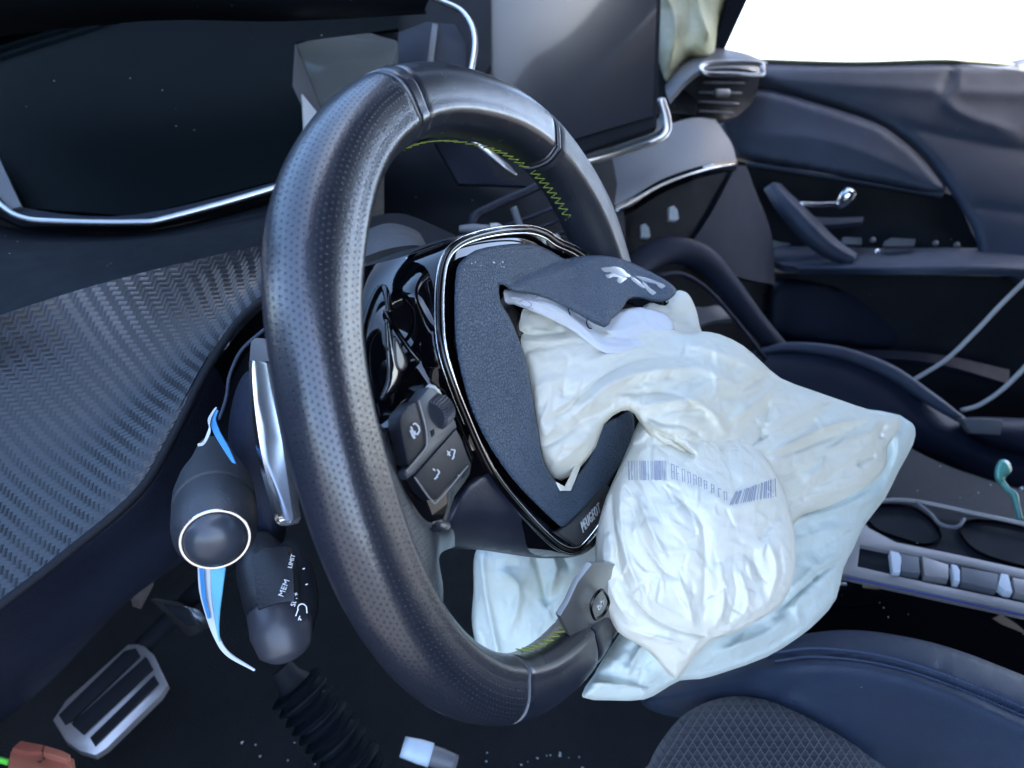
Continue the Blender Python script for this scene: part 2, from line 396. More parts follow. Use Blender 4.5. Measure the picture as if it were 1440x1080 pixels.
def padskin():
    k = Nt('pad_skin'); k.set(Roughness=.55, Specular_IOR_Level=.4); o = k.obj()
    w_ = k.n('ShaderNodeVectorMath', operation='ADD'); nz = k.n('ShaderNodeTexNoise'); nz.inputs['Scale'].default_value = 300; k.l(o, nz.inputs['Vector'])
    sc = k.n('ShaderNodeVectorMath', operation='SCALE'); sc.inputs['Scale'].default_value = .0016; k.l(nz.outputs['Color'], sc.inputs[0]); k.l(o, w_.inputs[0]); k.l(sc.outputs[0], w_.inputs[1])
    v = k.n('ShaderNodeTexVoronoi', feature='DISTANCE_TO_EDGE'); v.inputs['Scale'].default_value = 540; k.l(w_.outputs[0], v.inputs['Vector'])
    m_ = k.n('ShaderNodeMapRange', interpolation_type='SMOOTHSTEP'); k.l(v.outputs['Distance'], m_.inputs[0]); m_.inputs[1].default_value = 0; m_.inputs[2].default_value = .22
    c = k.ramp(m_.outputs[0], [(0, (.032, .050, .076)), (.5, (.066, .100, .148))]); k.l(c, k.b.inputs['Base Color'])
    k.l(k.bump(m_.outputs[0], .0005, 1), k.b.inputs['Normal']); return k.m
mat['pad'] = padskin()

def carbon():
    k = Nt('carbon_weave'); k.set(Specular_IOR_Level=.6, Metallic=.0); u = k.sep(k.uv()); S = .0031
    # weave axes turned against the panel
    a0 = k.math('ADD', k.math('MULTIPLY', u[0], cos(.25)/S), k.math('MULTIPLY', u[1], sin(.25)/S))
    b0 = k.math('ADD', k.math('MULTIPLY', u[0], -sin(.25)/S), k.math('MULTIPLY', u[1], cos(.25)/S))
    s_ = k.math('FLOORED_MODULO', k.math('ADD', k.math('FLOOR', a0), k.math('MULTIPLY', k.math('FLOOR', b0), -1)), 4)
    warp = k.math('LESS_THAN', s_, 2)
    fa = k.math('SUBTRACT', k.math('FRACT', a0), .5); fb = k.math('SUBTRACT', k.math('FRACT', b0), .5)
    ha = k.math('SUBTRACT', k.math('MULTIPLY', fa, .55), k.math('MULTIPLY', k.math('MULTIPLY', fb, fb), .8))
    hb = k.math('SUBTRACT', k.math('MULTIPLY', fb, -.55), k.math('MULTIPLY', k.math('MULTIPLY', fa, fa), .8))
    mx = k.n('ShaderNodeMix'); k.l(warp, mx.inputs[0]); k.l(hb, mx.inputs[2]); k.l(ha, mx.inputs[3])
    k.l(k.bump(mx.outputs[0], .0010, .8), k.b.inputs['Normal'])
    c = k.ramp(warp, [(0, (.003, .004, .007)), (1, (.009, .011, .016))])
    k.l(c, k.b.inputs['Base Color']); k.l(k.math('SUBTRACT', .42, k.math('MULTIPLY', warp, .10)), k.b.inputs['Roughness'])
    return k.m
mat['carbon'] = carbon()

def clothm(name, col, col2, tr=.13, weave=.0007, ws=.0015, cream=0):
    k = Nt(name); k.set(Roughness=1.0, Specular_IOR_Level=.05, Sheen_Weight=.05); o = k.obj(); u = k.sep(k.uv())
    n1 = k.noise(16, 3, o)
    c = k.ramp(n1, [(.38, col), (.66, col2)]); k.l(c, k.b.inputs['Base Color'])
    wa = k.math('SINE', k.math('MULTIPLY', k.math('ADD', u[0], k.math('MULTIPLY', u[1], .35)), 2*pi/ws)); wb = k.math('SINE', k.math('MULTIPLY', k.math('SUBTRACT', u[1], k.math('MULTIPLY', u[0], .35)), 2*pi/(ws*1.1)))
    h = k.math('MULTIPLY', wa, wb)
    n2 = k.noise(120, 4, o); nb = k.bump(n2, .0022, .8)
    k.l(k.bump(h, weave*.2, .8, nb), k.b.inputs['Normal'])
    tl = k.n('ShaderNodeBsdfTranslucent'); k.l(c, tl.inputs[0]); ms = k.n('ShaderNodeMixShader'); ms.inputs[0].default_value = tr
    k.l(k.b.outputs[0], ms.inputs[1]); k.l(tl.outputs[0], ms.inputs[2]); k.l(ms.outputs[0], k.o.inputs[0]); return k.m
mat['bag'] = clothm('bag_cloth_white', (.86, .83, .70), (.89, .87, .76))
mat['bagcream'] = clothm('bag_cloth_cream', (.74, .70, .45), (.84, .81, .64))
mat['bag_cool_light'] = clothm('bag_cloth_cool_light', (.68, .75, .68), (.74, .80, .74))  # cool tint of the light on these folds is put into the colour
mat['tyvek'] = clothm('liner_white', (.80, .81, .84), (.84, .85, .87), .2, ws=.0013)
mat['ribbed'] = clothm('bag_cloth_ribbed', (.87, .83, .68), (.90, .87, .75), ws=.0014, weave=.001)
mat['ink'] = plain('grey_ink', (.40, .41, .46), .8, var=.3)

def seatfab():
    k = Nt('seat_fabric'); k.set(Roughness=.9, Specular_IOR_Level=.2, Sheen_Weight=.3); u = k.sep(k.uv()); S = .0062
    a = k.math('DIVIDE', u[0], S); b = k.math('DIVIDE', u[1], S*.8); row = k.math('FLOOR', b)
    a = k.math('ADD', a, k.math('MULTIPLY', k.math('FLOORED_MODULO', row, 2), .5))
    fa = k.math('ABSOLUTE', k.math('SUBTRACT', k.math('FRACT', a), .5)); fb = k.math('FRACT', b)
    t = k.math('SUBTRACT', k.math('MULTIPLY', fb, .55), fa)
    m_ = k.n('ShaderNodeMapRange', interpolation_type='SMOOTHSTEP'); k.l(t, m_.inputs[0]); m_.inputs[1].default_value = -.08; m_.inputs[2].default_value = .12
    n1 = k.noise(900, 2, k.obj())
    c = k.ramp(m_.outputs[0], [(0, (.034, .043, .06)), (1, (.011, .015, .024))]); k.l(c, k.b.inputs['Base Color'])
    h = k.math('SUBTRACT', k.math('MULTIPLY', n1, .5), m_.outputs[0]); k.l(k.bump(h, .0012), k.b.inputs['Normal']); return k.m
mat['seatfab'] = seatfab()
def ribs(name, col, S, dist, axis=0, rough=.5):
    k = Nt(name); k.set(Base_Color=(*col, 1), Roughness=rough, Specular_IOR_Level=.4); u = k.sep(k.uv())
    h = k.math('SINE', k.math('MULTIPLY', u[axis], 2*pi/S)); n_ = k.noise(700, 2, k.obj())
    k.l(k.bump(k.math('ADD', h, n_), dist), k.b.inputs['Normal']); return k.m
mat['greyrib'] = ribs('grey_ribbed_trim', (.15, .15, .16), .0045, .0003)
mat['fabric_dk'] = ribs('dark_fabric', (.02, .022, .027), .003, .0006, 1, .85)
def glassm(name, tint=(.9, .95, .95), refl=.06, rough=.0):
    k = Nt(name); t = k.n('ShaderNodeBsdfTransparent'); t.inputs[0].default_value = (*tint, 1); g = k.n('ShaderNodeBsdfGlossy'); g.inputs['Roughness'].default_value = rough
    fr = k.n('ShaderNodeFresnel'); fr.inputs[0].default_value = 1.45; ms = k.n('ShaderNodeMixShader'); k.l(fr.outputs[0], ms.inputs[0]); k.l(t.outputs[0], ms.inputs[1]); k.l(g.outputs[0], ms.inputs[2]); k.l(ms.outputs[0], k.o.inputs[0]); return k.m
mat['glass'] = glassm('window_glass')
def screenm():
    k = Nt('display_glass'); k.set(Base_Color=(.02, .022, .03, 1), Roughness=.3, Specular_IOR_Level=.6, Coat_Weight=.5, Coat_Roughness=.06)
    n_ = k.noise(30, 4, k.obj()); k.l(k.math('ADD', k.math('MULTIPLY', n_, .04), .28), k.b.inputs['Roughness']); return k.m
mat['screen'] = screenm()
mat['lens'] = plain('cluster_lens', (.0025, .005, .006), .5, spec=.03, dust=.012, var=.1)

# ------------------------------------------------------------------ the place outside and the car body around the cabin
def box(name, lo, hi, m, parent=None, bev=0):
    bm = bmesh.new(); bmesh.ops.create_cube(bm, size=1)
    lo = np.array(lo, float); hi = np.array(hi, float)
    for v in bm.verts: v.co = Vector((lo+hi)/2+np.array(v.co)*(hi-lo))
    if bev: bmesh.ops.bevel(bm, geom=list(bm.edges), offset=bev, segments=2, affect='EDGES')
    me = bpy.data.meshes.new(name); bm.to_mesh(me); bm.free(); return link(name, me, m, parent)
def poly3(name, pts, m, parent=None, thick=.01, away=(0, 0, 1)):
    P = np.array(pts, float); B = P+np.array(away, float)*thick; n = len(P); Fc = [tuple(range(n)), tuple(range(2*n-1, n-1, -1))]+[((i+1) % n, i, n+i, n+(i+1) % n) for i in range(n)]
    o = mesh(name, np.concatenate([P, B]), Fc, m, parent, False); bm = bmesh.new(); bm.from_mesh(o.data); bmesh.ops.recalc_face_normals(bm, faces=bm.faces); bm.to_mesh(o.data); bm.free(); return o
gm = Nt('gravel_yard'); gm.set(Roughness=.9); gn = gm.noise(3, 6, gm.obj()); gm.l(gm.ramp(gn, [(.3, (.045, .045, .045)), (.7, (.075, .074, .072))]), gm.b.inputs['Base Color'])
g = mesh('ground', [(-900, -900, -.98), (900, -900, -.98), (900, 900, -.98), (-900, 900, -.98)], [(0, 1, 2, 3)], gm.m, smooth=False); g['kind'] = 'structure'

mat['headliner'] = plain('headliner_cloth', (.035, .036, .04), .9, grain=.001)
body = thing('parked_car', 'car roof, pillar and floor shell enclosing the cabin behind the dark dashboard', 'car', None)
box('roof', (-.40, -1.7, .49), (1.12, -.02, .53), mat['headliner'], body)
box('firewall', (-.55, .62, -.62), (1.12, .66, .06), mat['dark'], body)
fl = box('floor', (-.55, -1.7, -.66), (1.12, .66, -.52), mat['void'], body)
box('roof_rail', (-.44, -1.7, .42), (-.37, -.02, .525), mat['dark'], body, .01)
box('rear_bulkhead', (-.40, -1.75, -.6), (1.12, -1.7, .62), mat['headliner'], body)
box('rear_side_panel', (-.42, -1.7, -.6), (-.39, -.62, .62), mat['dark'], body)
box('hinge_pillar', (-.50, .16, -.6), (-.46, .66, .16), mat['dark'], body)
box('sill', (-.50, -.62, -.66), (-.44, .16, -.44), mat['dark'], body)
pil = slab('windscreen_pillar', [(1036, -30), (1066, -30), (1018, 74), (1000, 80)], mat['navy_d'], body, lin((1000, 80, 1.12), (1030, 0, 1.05), (1060, 0, 1.05)), .03, .003)
ws = thing('windscreen', 'clear windscreen glass beyond the cream airbag at top right', 'windscreen', None)
poly3('pane', [(-.35, .74, .08), (1.06, .74, .08), (1.02, .0, .485), (-.32, .0, .485)], mat['glass'], ws, .004)
# ------------------------------------------------------------------ passenger door
dr = thing('passenger_door', 'dark navy passenger door with chrome lever, slanted grab handle and dented top trim', 'car door', None)
DD = tps([(1000, 80, 1.20), (1080, 100, 1.16), (1440, 100, 1.06), (1040, 240, 1.16), (1340, 270, 1.04), (1440, 340, 1.0), (1080, 400, 1.14), (1440, 400, 1.0), (1440, 620, 1.02), (1050, 620, 1.15)])
patch('door_core', [[(985, 74, 1.30), (1100, 96, 1.27), (1300, 98, 1.22), (1600, 104, 1.16)], [(985, 230, 1.30), (1100, 240, 1.27), (1300, 250, 1.22), (1600, 260, 1.16)], [(985, 420, 1.30), (1100, 420, 1.27), (1300, 420, 1.22), (1600, 420, 1.16)], [(985, 800, 1.30), (1100, 800, 1.27), (1300, 800, 1.22), (1600, 800, 1.16)]], mat['dark'], dr, .02, 4, 4)
def DDo(o): return lambda x, y: DD(x, y)+o
cloth('upper_trim', [(1000, 62), (1040, 78), (1080, 89), (1200, 91), (1330, 88), (1400, 91), (1520, 97), (1520, 420), (1390, 372), (1374, 345), (1366, 320), (1340, 276), (1300, 220), (1266, 190), (1228, 168), (1150, 142), (1066, 120), (1020, 118)], DD, mat['navy'], dr, bulge=.008, back=.01, edge=12, step=6, smooth=3,
      folds=[([(1060, 112), (1200, 120), (1330, 128), (1440, 132), (1530, 134)], 16, .004, 0, 1), ([(1342, 92), (1336, 108), (1322, 134)], 9, -.005), ([(1352, 92), (1350, 108), (1348, 124)], 7, .003), ([(1110, 132), (1240, 168), (1360, 196), (1530, 226)], 20, -.004, .5, 1), ([(1325, 134), (1352, 160), (1440, 190)], 16, .005), ([(1372, 290), (1440, 300), (1530, 312)], 12, -.003, 0, 1)])
cloth('trim_insert', [(1008, 172), (1030, 150), (1064, 124), (1150, 145), (1228, 171), (1264, 193), (1298, 223), (1332, 272), (1250, 261), (1140, 240), (1048, 224), (1028, 212)], DDo(-.004), mat['navy'], dr, bulge=.010, back=.008, edge=12, step=5, smooth=3, folds=[([(1040, 190), (1160, 200), (1300, 250)], 30, .008)])
tube('belt_seal', px3([(1060, 86), (1200, 90), (1330, 87), (1440, 94), (1530, 98)], DDo(.0)), .004, plain('olive_seal', (.08, .09, .05), .6), dr)
slab('window_pane', [(1040, 80), (1520, 92), (1520, -200), (1090, -200)], mat['glass'], dr, DDo(.05), .004)
patch('recess', [[(1036, 226, 1.17), (1150, 244, 1.15), (1290, 262, 1.10), (1345, 276, 1.06)], [(1050, 300, 1.19), (1150, 310, 1.17), (1300, 325, 1.12), (1372, 338, 1.06)], [(1080, 362, 1.19), (1160, 362, 1.17), (1300, 362, 1.12), (1392, 362, 1.06)]], mat['dark'], dr, .02, 4, 4)
tube('trim_strip', px3([(1050, 230, 1.14), (1150, 246, 1.12), (1250, 262, 1.08), (1325, 275, 1.04)]), .004, mat['navy'], dr)
tube('grab_handle', px3([(1086, 262, 1.10), (1106, 288, 1.075), (1140, 325, 1.06), (1166, 348, 1.055), (1200, 366, 1.05)]), [.015, .019, .021, .018, .012], mat['navy'], dr, 4, n=8, flat=(.6, FW))
hl = tube('door_lever', px3([(1124, 287, 1.075), (1150, 288, 1.07), (1178, 287, 1.065)]), .004, mat['chrome'], dr)
lathe('lever_knob', at(1183, 286, 1.065), at(1197, 268, 1.055)-at(1183, 286, 1.065), [(-.008, .003), (-.004, .007), (.006, .0105), (.016, .012), (.023, .010), (.027, .004)], mat['chrome'], dr, 20)
patch('lever_bowl', [[(1110, 300, 1.12), (1160, 306, 1.11), (1215, 305, 1.10)], [(1112, 310, 1.09), (1160, 316, 1.08), (1212, 312, 1.08)]], mat['navy_d'], dr, .006, 5, 5)
# armrest
patch('armrest', [[(1072, 346, 1.16), (1160, 347, 1.13), (1260, 349, 1.08), (1370, 349, 1.03), (1520, 358, 1.0)], [(1090, 368, 1.10), (1180, 368, 1.06), (1280, 366, 1.02), (1380, 364, .98), (1520, 368, .96)], [(1120, 376, 1.07), (1200, 376, 1.03), (1280, 376, 1.0), (1380, 376, .96), (1520, 380, .94)], [(1125, 386, 1.08), (1200, 386, 1.04), (1280, 386, 1.0), (1380, 387, .965), (1520, 392, .94)]], mat['navy'], dr, .012, 6, 5)
for q, m_ in (([(1186, 333), (1212, 334), (1212, 344), (1182, 343)], 'greytrim'), ([(1246, 338), (1254, 334), (1288, 336), (1286, 346), (1242, 346)], 'greytrim'), ([(1076, 334), (1096, 340), (1112, 343), (1080, 350)], 'greytrim')):
    slab('window_switch', q, mat[m_], dr, lambda x, y: 1.045+(1300-x)*.0003, .01, .001)
for q in ((1234, 354), (1228, 337), (1380, 350), (1316, 342), (1346, 344)):
    lathe('screw_cap', at(*q, 1.03), -FW, [(-.004, .003), (0, .0042), (.002, .002)], mat['greytrim' if q[0] != 1234 else 'chrome'], dr, 10)
patch('lower_trim', [[(1060, 384, 1.17), (1200, 386, 1.12), (1400, 388, 1.05), (1560, 388, 1.02)], [(1060, 470, 1.19), (1200, 480, 1.15), (1400, 480, 1.08), (1560, 470, 1.05)], [(1060, 560, 1.19), (1200, 560, 1.16), (1400, 560, 1.10), (1560, 560, 1.06)], [(1060, 760, 1.2), (1200, 760, 1.18), (1400, 760, 1.14), (1560, 760, 1.1)]], mat['dark'], dr, .02, 5, 5)
patch('pocket_lip', [[(1200, 492, 1.10), (1260, 493, 1.08), (1330, 500, 1.06), (1420, 520, 1.05)], [(1200, 504, 1.09), (1260, 505, 1.07), (1330, 514, 1.05), (1420, 540, 1.04)]], mat['navy_d'], dr, .01, 5, 4)
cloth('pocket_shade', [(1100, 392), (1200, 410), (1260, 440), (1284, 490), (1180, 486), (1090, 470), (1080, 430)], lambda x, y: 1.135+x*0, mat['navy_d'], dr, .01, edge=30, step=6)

# ------------------------------------------------------------------ dashboard
db = thing('dashboard', 'dark dashboard with carbon weave panel and pale grey ribbed trim around the steering column', 'dashboard', None)
# carbon weave knee panel, curving away at its top
carb = patch('carbon_panel', [
  [(-60, 462, .452), (0, 443, .452), (120, 405, .458), (250, 371, .475), (380, 342, .500)],
  [(-60, 490, .455), (10, 470, .455), (140, 430, .460), (260, 395, .476), (385, 362, .500)],
  [(-60, 560, .456), (10, 540, .457), (150, 500, .460), (275, 440, .472), (388, 385, .494)],
  [(-60, 680, .436), (10, 650, .440), (140, 590, .450), (265, 500, .460), (384, 410, .476)],
  [(-60, 800, .398), (10, 760, .401), (120, 690, .416), (240, 580, .430), (335, 452, .458)],
  [(-60, 895, .366), (0, 850, .373), (90, 780, .387), (195, 690, .408), (290, 520, .445)]], mat['carbon'], db, .004, 10, 10)
tube('panel_edge', px3([(383, 380, .494), (378, 412, .474), (334, 454, .4555), (289, 522, .4425), (245, 610, .425), (195, 692, .4055), (90, 782, .3845), (0, 852, .3705), (-60, 897, .3635)]), .0028, mat['dark'], db, 10)
patch('knee_panel_rim', [
  [(-60, 886, .376), (0, 842, .383), (88, 773, .397), (186, 688, .419), (236, 598, .437), (286, 514, .455)],
  [(-60, 905, .379), (10, 858, .386), (100, 788, .400), (206, 702, .422), (258, 610, .441), (305, 520, .464)],
  [(-60, 950, .43), (20, 900, .435), (110, 830, .445), (215, 750, .455), (262, 700, .47), (320, 560, .49)],
  [(-60, 1010, .48), (20, 965, .485), (90, 910, .49), (190, 830, .50), (250, 780, .51), (330, 650, .52)],
  [(-60, 1060, .55), (10, 1010, .55), (80, 950, .56), (165, 860, .57), (220, 815, .57), (330, 740, .56)]], mat['navy_d'], db, .006, 8, 8)
patch('dash_band', [
  [(-60, 300, .60), (30, 322, .60), (190, 326, .60), (300, 305, .62), (420, 270, .64), (520, 225, .66)],
  [(-60, 350, .535), (30, 360, .535), (190, 350, .54), (300, 330, .55), (420, 300, .58), (520, 280, .61)],
  [(-60, 466, .460), (0, 447, .460), (120, 409, .466), (250, 375, .483), (380, 346, .508), (500, 315, .57)]], mat['dash'], db, .008, 8, 8)
patch('column_surround', [
  [(300, 370, .60), (380, 345, .58), (480, 318, .58), (560, 300, .60), (640, 330, .60)],
  [(310, 480, .57), (380, 420, .55), (450, 390, .56), (540, 370, .57), (620, 380, .57)],
  [(250, 620, .56), (330, 560, .55), (420, 520, .55), (520, 500, .55), (600, 500, .56)],
  [(200, 760, .56), (320, 720, .55), (400, 700, .55), (500, 680, .55), (600, 660, .56)]], mat['dark'], db, .006, 6, 6)
# dark mass of the dash seen through the wheel, and beyond
patch('centre_stack', [
  [(540, 180, .80), (640, 190, .80), (740, 190, .82), (860, 215, .90)],
  [(540, 240, .74), (640, 250, .74), (740, 255, .76), (870, 270, .84)],
  [(540, 320, .72), (640, 320, .72), (760, 320, .74), (880, 330, .82)],
  [(540, 480, .74), (640, 480, .74), (760, 480, .76), (880, 480, .84)]], mat['dark'], db, .02, 5, 5)
slab('stack_facet', [(612, 200), (672, 198), (700, 250), (745, 262), (645, 258)], mat['navy_d'], db, lambda x, y: .70+(x-600)*.0002, .008, .001)
patch('dash_top', [
  [(640, -60, 1.0), (760, -60, 1.05), (900, -60, 1.15), (1010, 20, 1.25)],
  [(650, 60, .95), (780, 80, 1.0), (920, 80, 1.08), (1010, 90, 1.18)],
  [(680, 190, .88), (800, 180, .92), (930, 160, 1.0), (1000, 165, 1.1)]], mat['dash'], db, .02, 5, 5)
patch('grey_trim_band', [
  [(700, 215, .87), (830, 212, .90), (930, 178, .95), (975, 166, .99), (1006, 168, 1.04)],
  [(720, 270, .83), (835, 248, .86), (930, 216, .90), (985, 198, .94), (1028, 200, 1.0)],
  [(750, 330, .80), (866, 288, .82), (930, 252, .86), (990, 232, .90), (1036, 226, .97)]], mat['greyrib'], db, .008, 8, 8)
patch('lower_edge_strip', [
  [(752, 332, .80), (866, 290, .82), (930, 253, .86), (990, 233, .90), (1036, 226, .96)],
  [(756, 340, .797), (866, 298, .817), (932, 260, .857), (990, 239, .897), (1036, 231, .957)],
  [(760, 352, .81), (870, 308, .83), (935, 270, .87), (990, 249, .91), (1036, 240, .97)]], mat['gloss'], db, .006, 6, 4)
tube('bright_edge', px3([(866, 297, .812), (930, 260, .852), (990, 239, .892), (1034, 231, .952)]), .0016, mat['satin'], db, 8)
patch('glovebox_back', [
  [(840, 300, .90), (900, 280, .93), (980, 245, .98), (1050, 232, 1.06)],
  [(840, 380, .92), (900, 360, .95), (980, 330, 1.0), (1060, 300, 1.10)],
  [(840, 480, .95), (900, 470, 1.0), (980, 440, 1.04), (1080, 400, 1.14)],
  [(840, 620, 1.0), (900, 620, 1.05), (980, 620, 1.1), (1100, 620, 1.16)]], mat['dark'], db, .02, 5, 5)
tube('glovebox_arch', px3([(880, 400, .86), (900, 372, .88), (940, 352, .90), (985, 362, .92), (1020, 398, .94), (1060, 450, .96), (1105, 500, .98)]), [.013, .018, .019, .019, .018, .016, .013], mat['navy_d'], db, 14, flat=(.7, FW))
tube('glovebox_inner_edge', px3([(925, 388, .86), (960, 386, .88), (1000, 412, .90), (1050, 470, .92), (1080, 510, .94)]), .003, mat['navy_d'], db, 8)
patch('footwell_flap', [[(962, 430, .95), (990, 432, .96), (1010, 430, .97), (1028, 442, .98)], [(960, 470, .93), (975, 462, .94), (1000, 452, .95), (1030, 448, .96)]], mat['greytrim'], db, .006, 5, 5)
for q in ((907, 325), (947, 300)):
    c0 = np.array(q, float)
    slab('fixing_clip', [tuple(c0+v) for v in ((-6, -9), (1, -11), (6, -5), (8, 7), (4, 10), (-6, 9))], mat['white'], db, lambda x, y: .92, .010, .0015)
patch('end_cap', [[(1036, 232, 1.03), (1050, 236, 1.05), (1060, 262, 1.06)], [(1000, 300, 1.0), (1050, 310, 1.04), (1085, 330, 1.06)], [(960, 360, .98), (1040, 390, 1.02), (1090, 400, 1.06)]], mat['navy_d'], db, .01, 5, 5)
# column cowl
patch('column_cowl', [
  [(500, 330, .50), (545, 314, .51), (585, 324, .52), (600, 345, .53)],
  [(500, 345, .46), (545, 328, .465), (586, 334, .475), (600, 352, .49)],
  [(500, 366, .44), (545, 350, .445), (588, 345, .455), (598, 358, .47)]], plain('cowl_grain', (.035, .037, .043), .6, grain=.0006, gs=700), db, .006, 6, 6)
patch('column_cowl_lower', [
  [(300, 600, .50), (345, 500, .49), (420, 440, .49), (520, 400, .49)],
  [(320, 700, .46), (370, 600, .44), (440, 540, .44), (520, 500, .45)],
  [(350, 800, .47), (400, 740, .45), (460, 700, .45), (520, 680, .46)]], mat['dark'], db, .006, 6, 6)
tube('cowl_seam', px3([(372, 463, .43), (340, 492, .43), (323, 528, .43), (318, 560, .43), (308, 590, .43)]), .0011, mat['navy'], db, 8)
cloth('column_shroud', [(328, 560), (352, 520), (380, 560), (405, 700), (390, 780), (350, 740), (322, 640)], lambda x, y: .42+0*x, mat['navy_d'], db, .02, edge=26, step=4)

# instrument display
ic = thing('instrument_display', 'dark instrument display with thin silver bezel behind the left of the steering wheel', 'instrument display', None)
ICD = lin((0, 300, .58), (200, 310, .58), (660, 100, .66)); 
bez = [(-120, 60), (-60, 230), (0, 288), (32, 307), (80, 312), (190, 313), (240, 306), (395, 262), (520, 215), (640, 158), (660, 110), (668, 56), (655, 22), (625, 4), (560, -14), (300, -40), (0, -40)]
slab('lens', [(-110, 70), (-10, 205), (30, 292), (190, 304), (395, 252), (400, 246), (440, 180), (425, 130), (415, 60), (560, 40), (560, -60), (0, -60)], mat['lens'], ic, lambda x, y: ICD(x, y)+.03, .004)
tube('bezel', px3(bez, ICD), .0030, mat['satin'], ic, 12, closed=True, n=6)
patch('housing_floor', [[(-60, 232, .585), (0, 284, .585), (36, 303, .583), (190, 309, .583), (395, 258, .617), (520, 210, .64), (640, 154, .657)], [(-60, 215, .62), (-4, 262, .62), (34, 292, .61), (190, 302, .61), (395, 250, .645), (505, 205, .665), (600, 150, .68)]], mat['navy_d'], ic, .003, 5, 4)
slab('housing_cheek', [(-14, 195), (30, 290), (16, 294), (-30, 262)], mat['greytrim'], ic, lambda x, y: ICD(x, y)+.01, .003)
patch('hood', [[(-80, -60, .50), (200, -60, .52), (400, -60, .56), (640, -60, .62)], [(-80, 10, .54), (200, 6, .56), (400, 6, .58), (600, 6, .64)], [(-80, 60, .62), (200, 30, .62), (400, 30, .64), (600, 20, .68)]], mat['dash'], ic, .008, 5, 5)
slab('side_wall', [(560, 45), (600, 30), (640, 34), (655, 60), (655, 110), (640, 150), (520, 205), (560, 100)], mat['navy_d'], ic, lambda x, y: ICD(x, y)+.02, .004, .001)
slab('side_wall_rib', [(608, 32), (616, 34), (606, 118), (596, 118)], mat['greytrim'], ic, lambda x, y: ICD(x, y)+.012, .004, .001)
slab('back_shell', [(-140, -80), (690, -80), (690, 90), (640, 170), (395, 275), (190, 318), (30, 318), (-140, 240)], mat['dark'], ic, lambda x, y: ICD(x, y)+.07, .01)
# pale satin plate added in the shape of daylight reflected in the lens
mat['reflection_plate'] = plain('reflection_satin', (.40, .44, .46), .14, .75)
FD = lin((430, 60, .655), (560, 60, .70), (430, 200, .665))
slab('lens_reflection', [(416, 62), (440, 56), (520, 46), (556, 56), (566, 66), (560, 130), (500, 215), (470, 200)], mat['reflection_plate'], ic, FD, .004, .001)
slab('lens_edge', [(416, 62), (470, 200), (455, 208), (412, 120)], mat['greytrim'], ic, lambda x, y: FD(x, y)-.004, .004, .001)
slab('window_glint', [(425, 132), (446, 158), (428, 186)], mat['white'], ic, lambda x, y: FD(x, y)-.012, .004)  # white sliver painted in as a glint of the bright window

# touchscreen
ts = thing('touchscreen', 'upright central touchscreen with silver base trim behind the steering wheel', 'touchscreen', None)
TD = lin((680, 60, .80), (925, 60, .83), (800, 200, .785))
slab('frame', [(670, -60), (932, -60), (924, 178), (813, 216), (690, 216)], mat['dark'], ts, lambda x, y: TD(x, y)+.003, .012, .002)
slab('display', [(678, -60), (926, -60), (918, 163), (806, 196), (694, 200)], mat['screen'], ts, TD, .003, .0008)
slab('reflection_strip', [(668, -20), (675, -20), (681, 110), (673, 110)], mat['yellow'], ts, lambda x, y: TD(x, y)-.003, .006)  # olive strip added to stand in for a windscreen reflection
patch('base_ledge', [[(700, 218, .80), (815, 205, .81), (880, 188, .83), (921, 170, .845), (929, 158, .85)], [(700, 226, .785), (816, 216, .795), (884, 200, .815), (926, 184, .832), (934, 168, .84)]], mat['greytrim'], ts, .006, 6, 4)
tube('base_trim', px3([(930, 140, .848), (937, 165, .842), (936, 186, .836), (920, 199, .828), (870, 215, .81), (818, 230, .79), (740, 246, .775)]), .0062, mat['satin'], ts, 12, flat=(.6, (0, 0, 1)))
tube('lower_trim', px3([(664, 198, .70), (690, 216, .70), (712, 234, .70), (726, 246, .70)]), [.003, .0062, .0062, .002], mat['satin'], ts, 10, flat=(.5, (0, 0, 1)))

# vents
def vent_slats(parent, quads, m, name='slat'):
    for q in quads: tube(name, px3(q), .0035, m, parent, 8, flat=(.5, (0, 0, 1)), n=4)
pv = thing('passenger_air_vent', 'passenger side air vent with silver handle at the far end of the dashboard', 'air vent', None)
patch('vent_hood', [[(936, 118, 1.06), (960, 86, 1.08), (1000, 68, 1.10), (1046, 74, 1.12), (1080, 88, 1.14)], [(936, 128, 1.02), (962, 98, 1.03), (995, 84, 1.04), (1040, 84, 1.06), (1074, 92, 1.09)], [(940, 140, 1.0), (966, 112, 1.01), (990, 98, 1.02), (1040, 96, 1.05), (1072, 104, 1.08)]], mat['greytrim'], pv, .008, 5, 5)
patch('vent_well', [[(940, 120, 1.06), (990, 100, 1.08), (1070, 100, 1.12)], [(945, 150, 1.07), (990, 140, 1.09), (1060, 140, 1.12)], [(960, 172, 1.04), (1000, 172, 1.06), (1036, 164, 1.10)]], mat['dark'], pv, .01, 5, 5)
tube('vent_handle', px3([(993, 90, 1.0), (1062, 89, 1.02), (1072, 98, 1.02), (1068, 106, 1.018), (1030, 105, 1.0), (991, 103, .99)]), .0038, mat['satin'], pv, 10, closed=True, n=5)
vent_slats(pv, [[(990, 116, 1.05), (1046, 117, 1.08)], [(984, 130, 1.05), (1042, 131, 1.08)], [(983, 143, 1.05), (1038, 146, 1.08)], [(983, 156, 1.05), (1030, 159, 1.075)]], mat['greytrim'])
tube('vent_knob', px3([(1007, 131, 1.035), (1024, 131, 1.042)]), .006, mat['silver'], pv, 10)
cv = thing('central_air_vent', 'dark central air vent with crossed slats seen through the steering wheel', 'air vent', None)
CVD = lin((700, 320, .66), (800, 300, .70), (750, 380, .66))
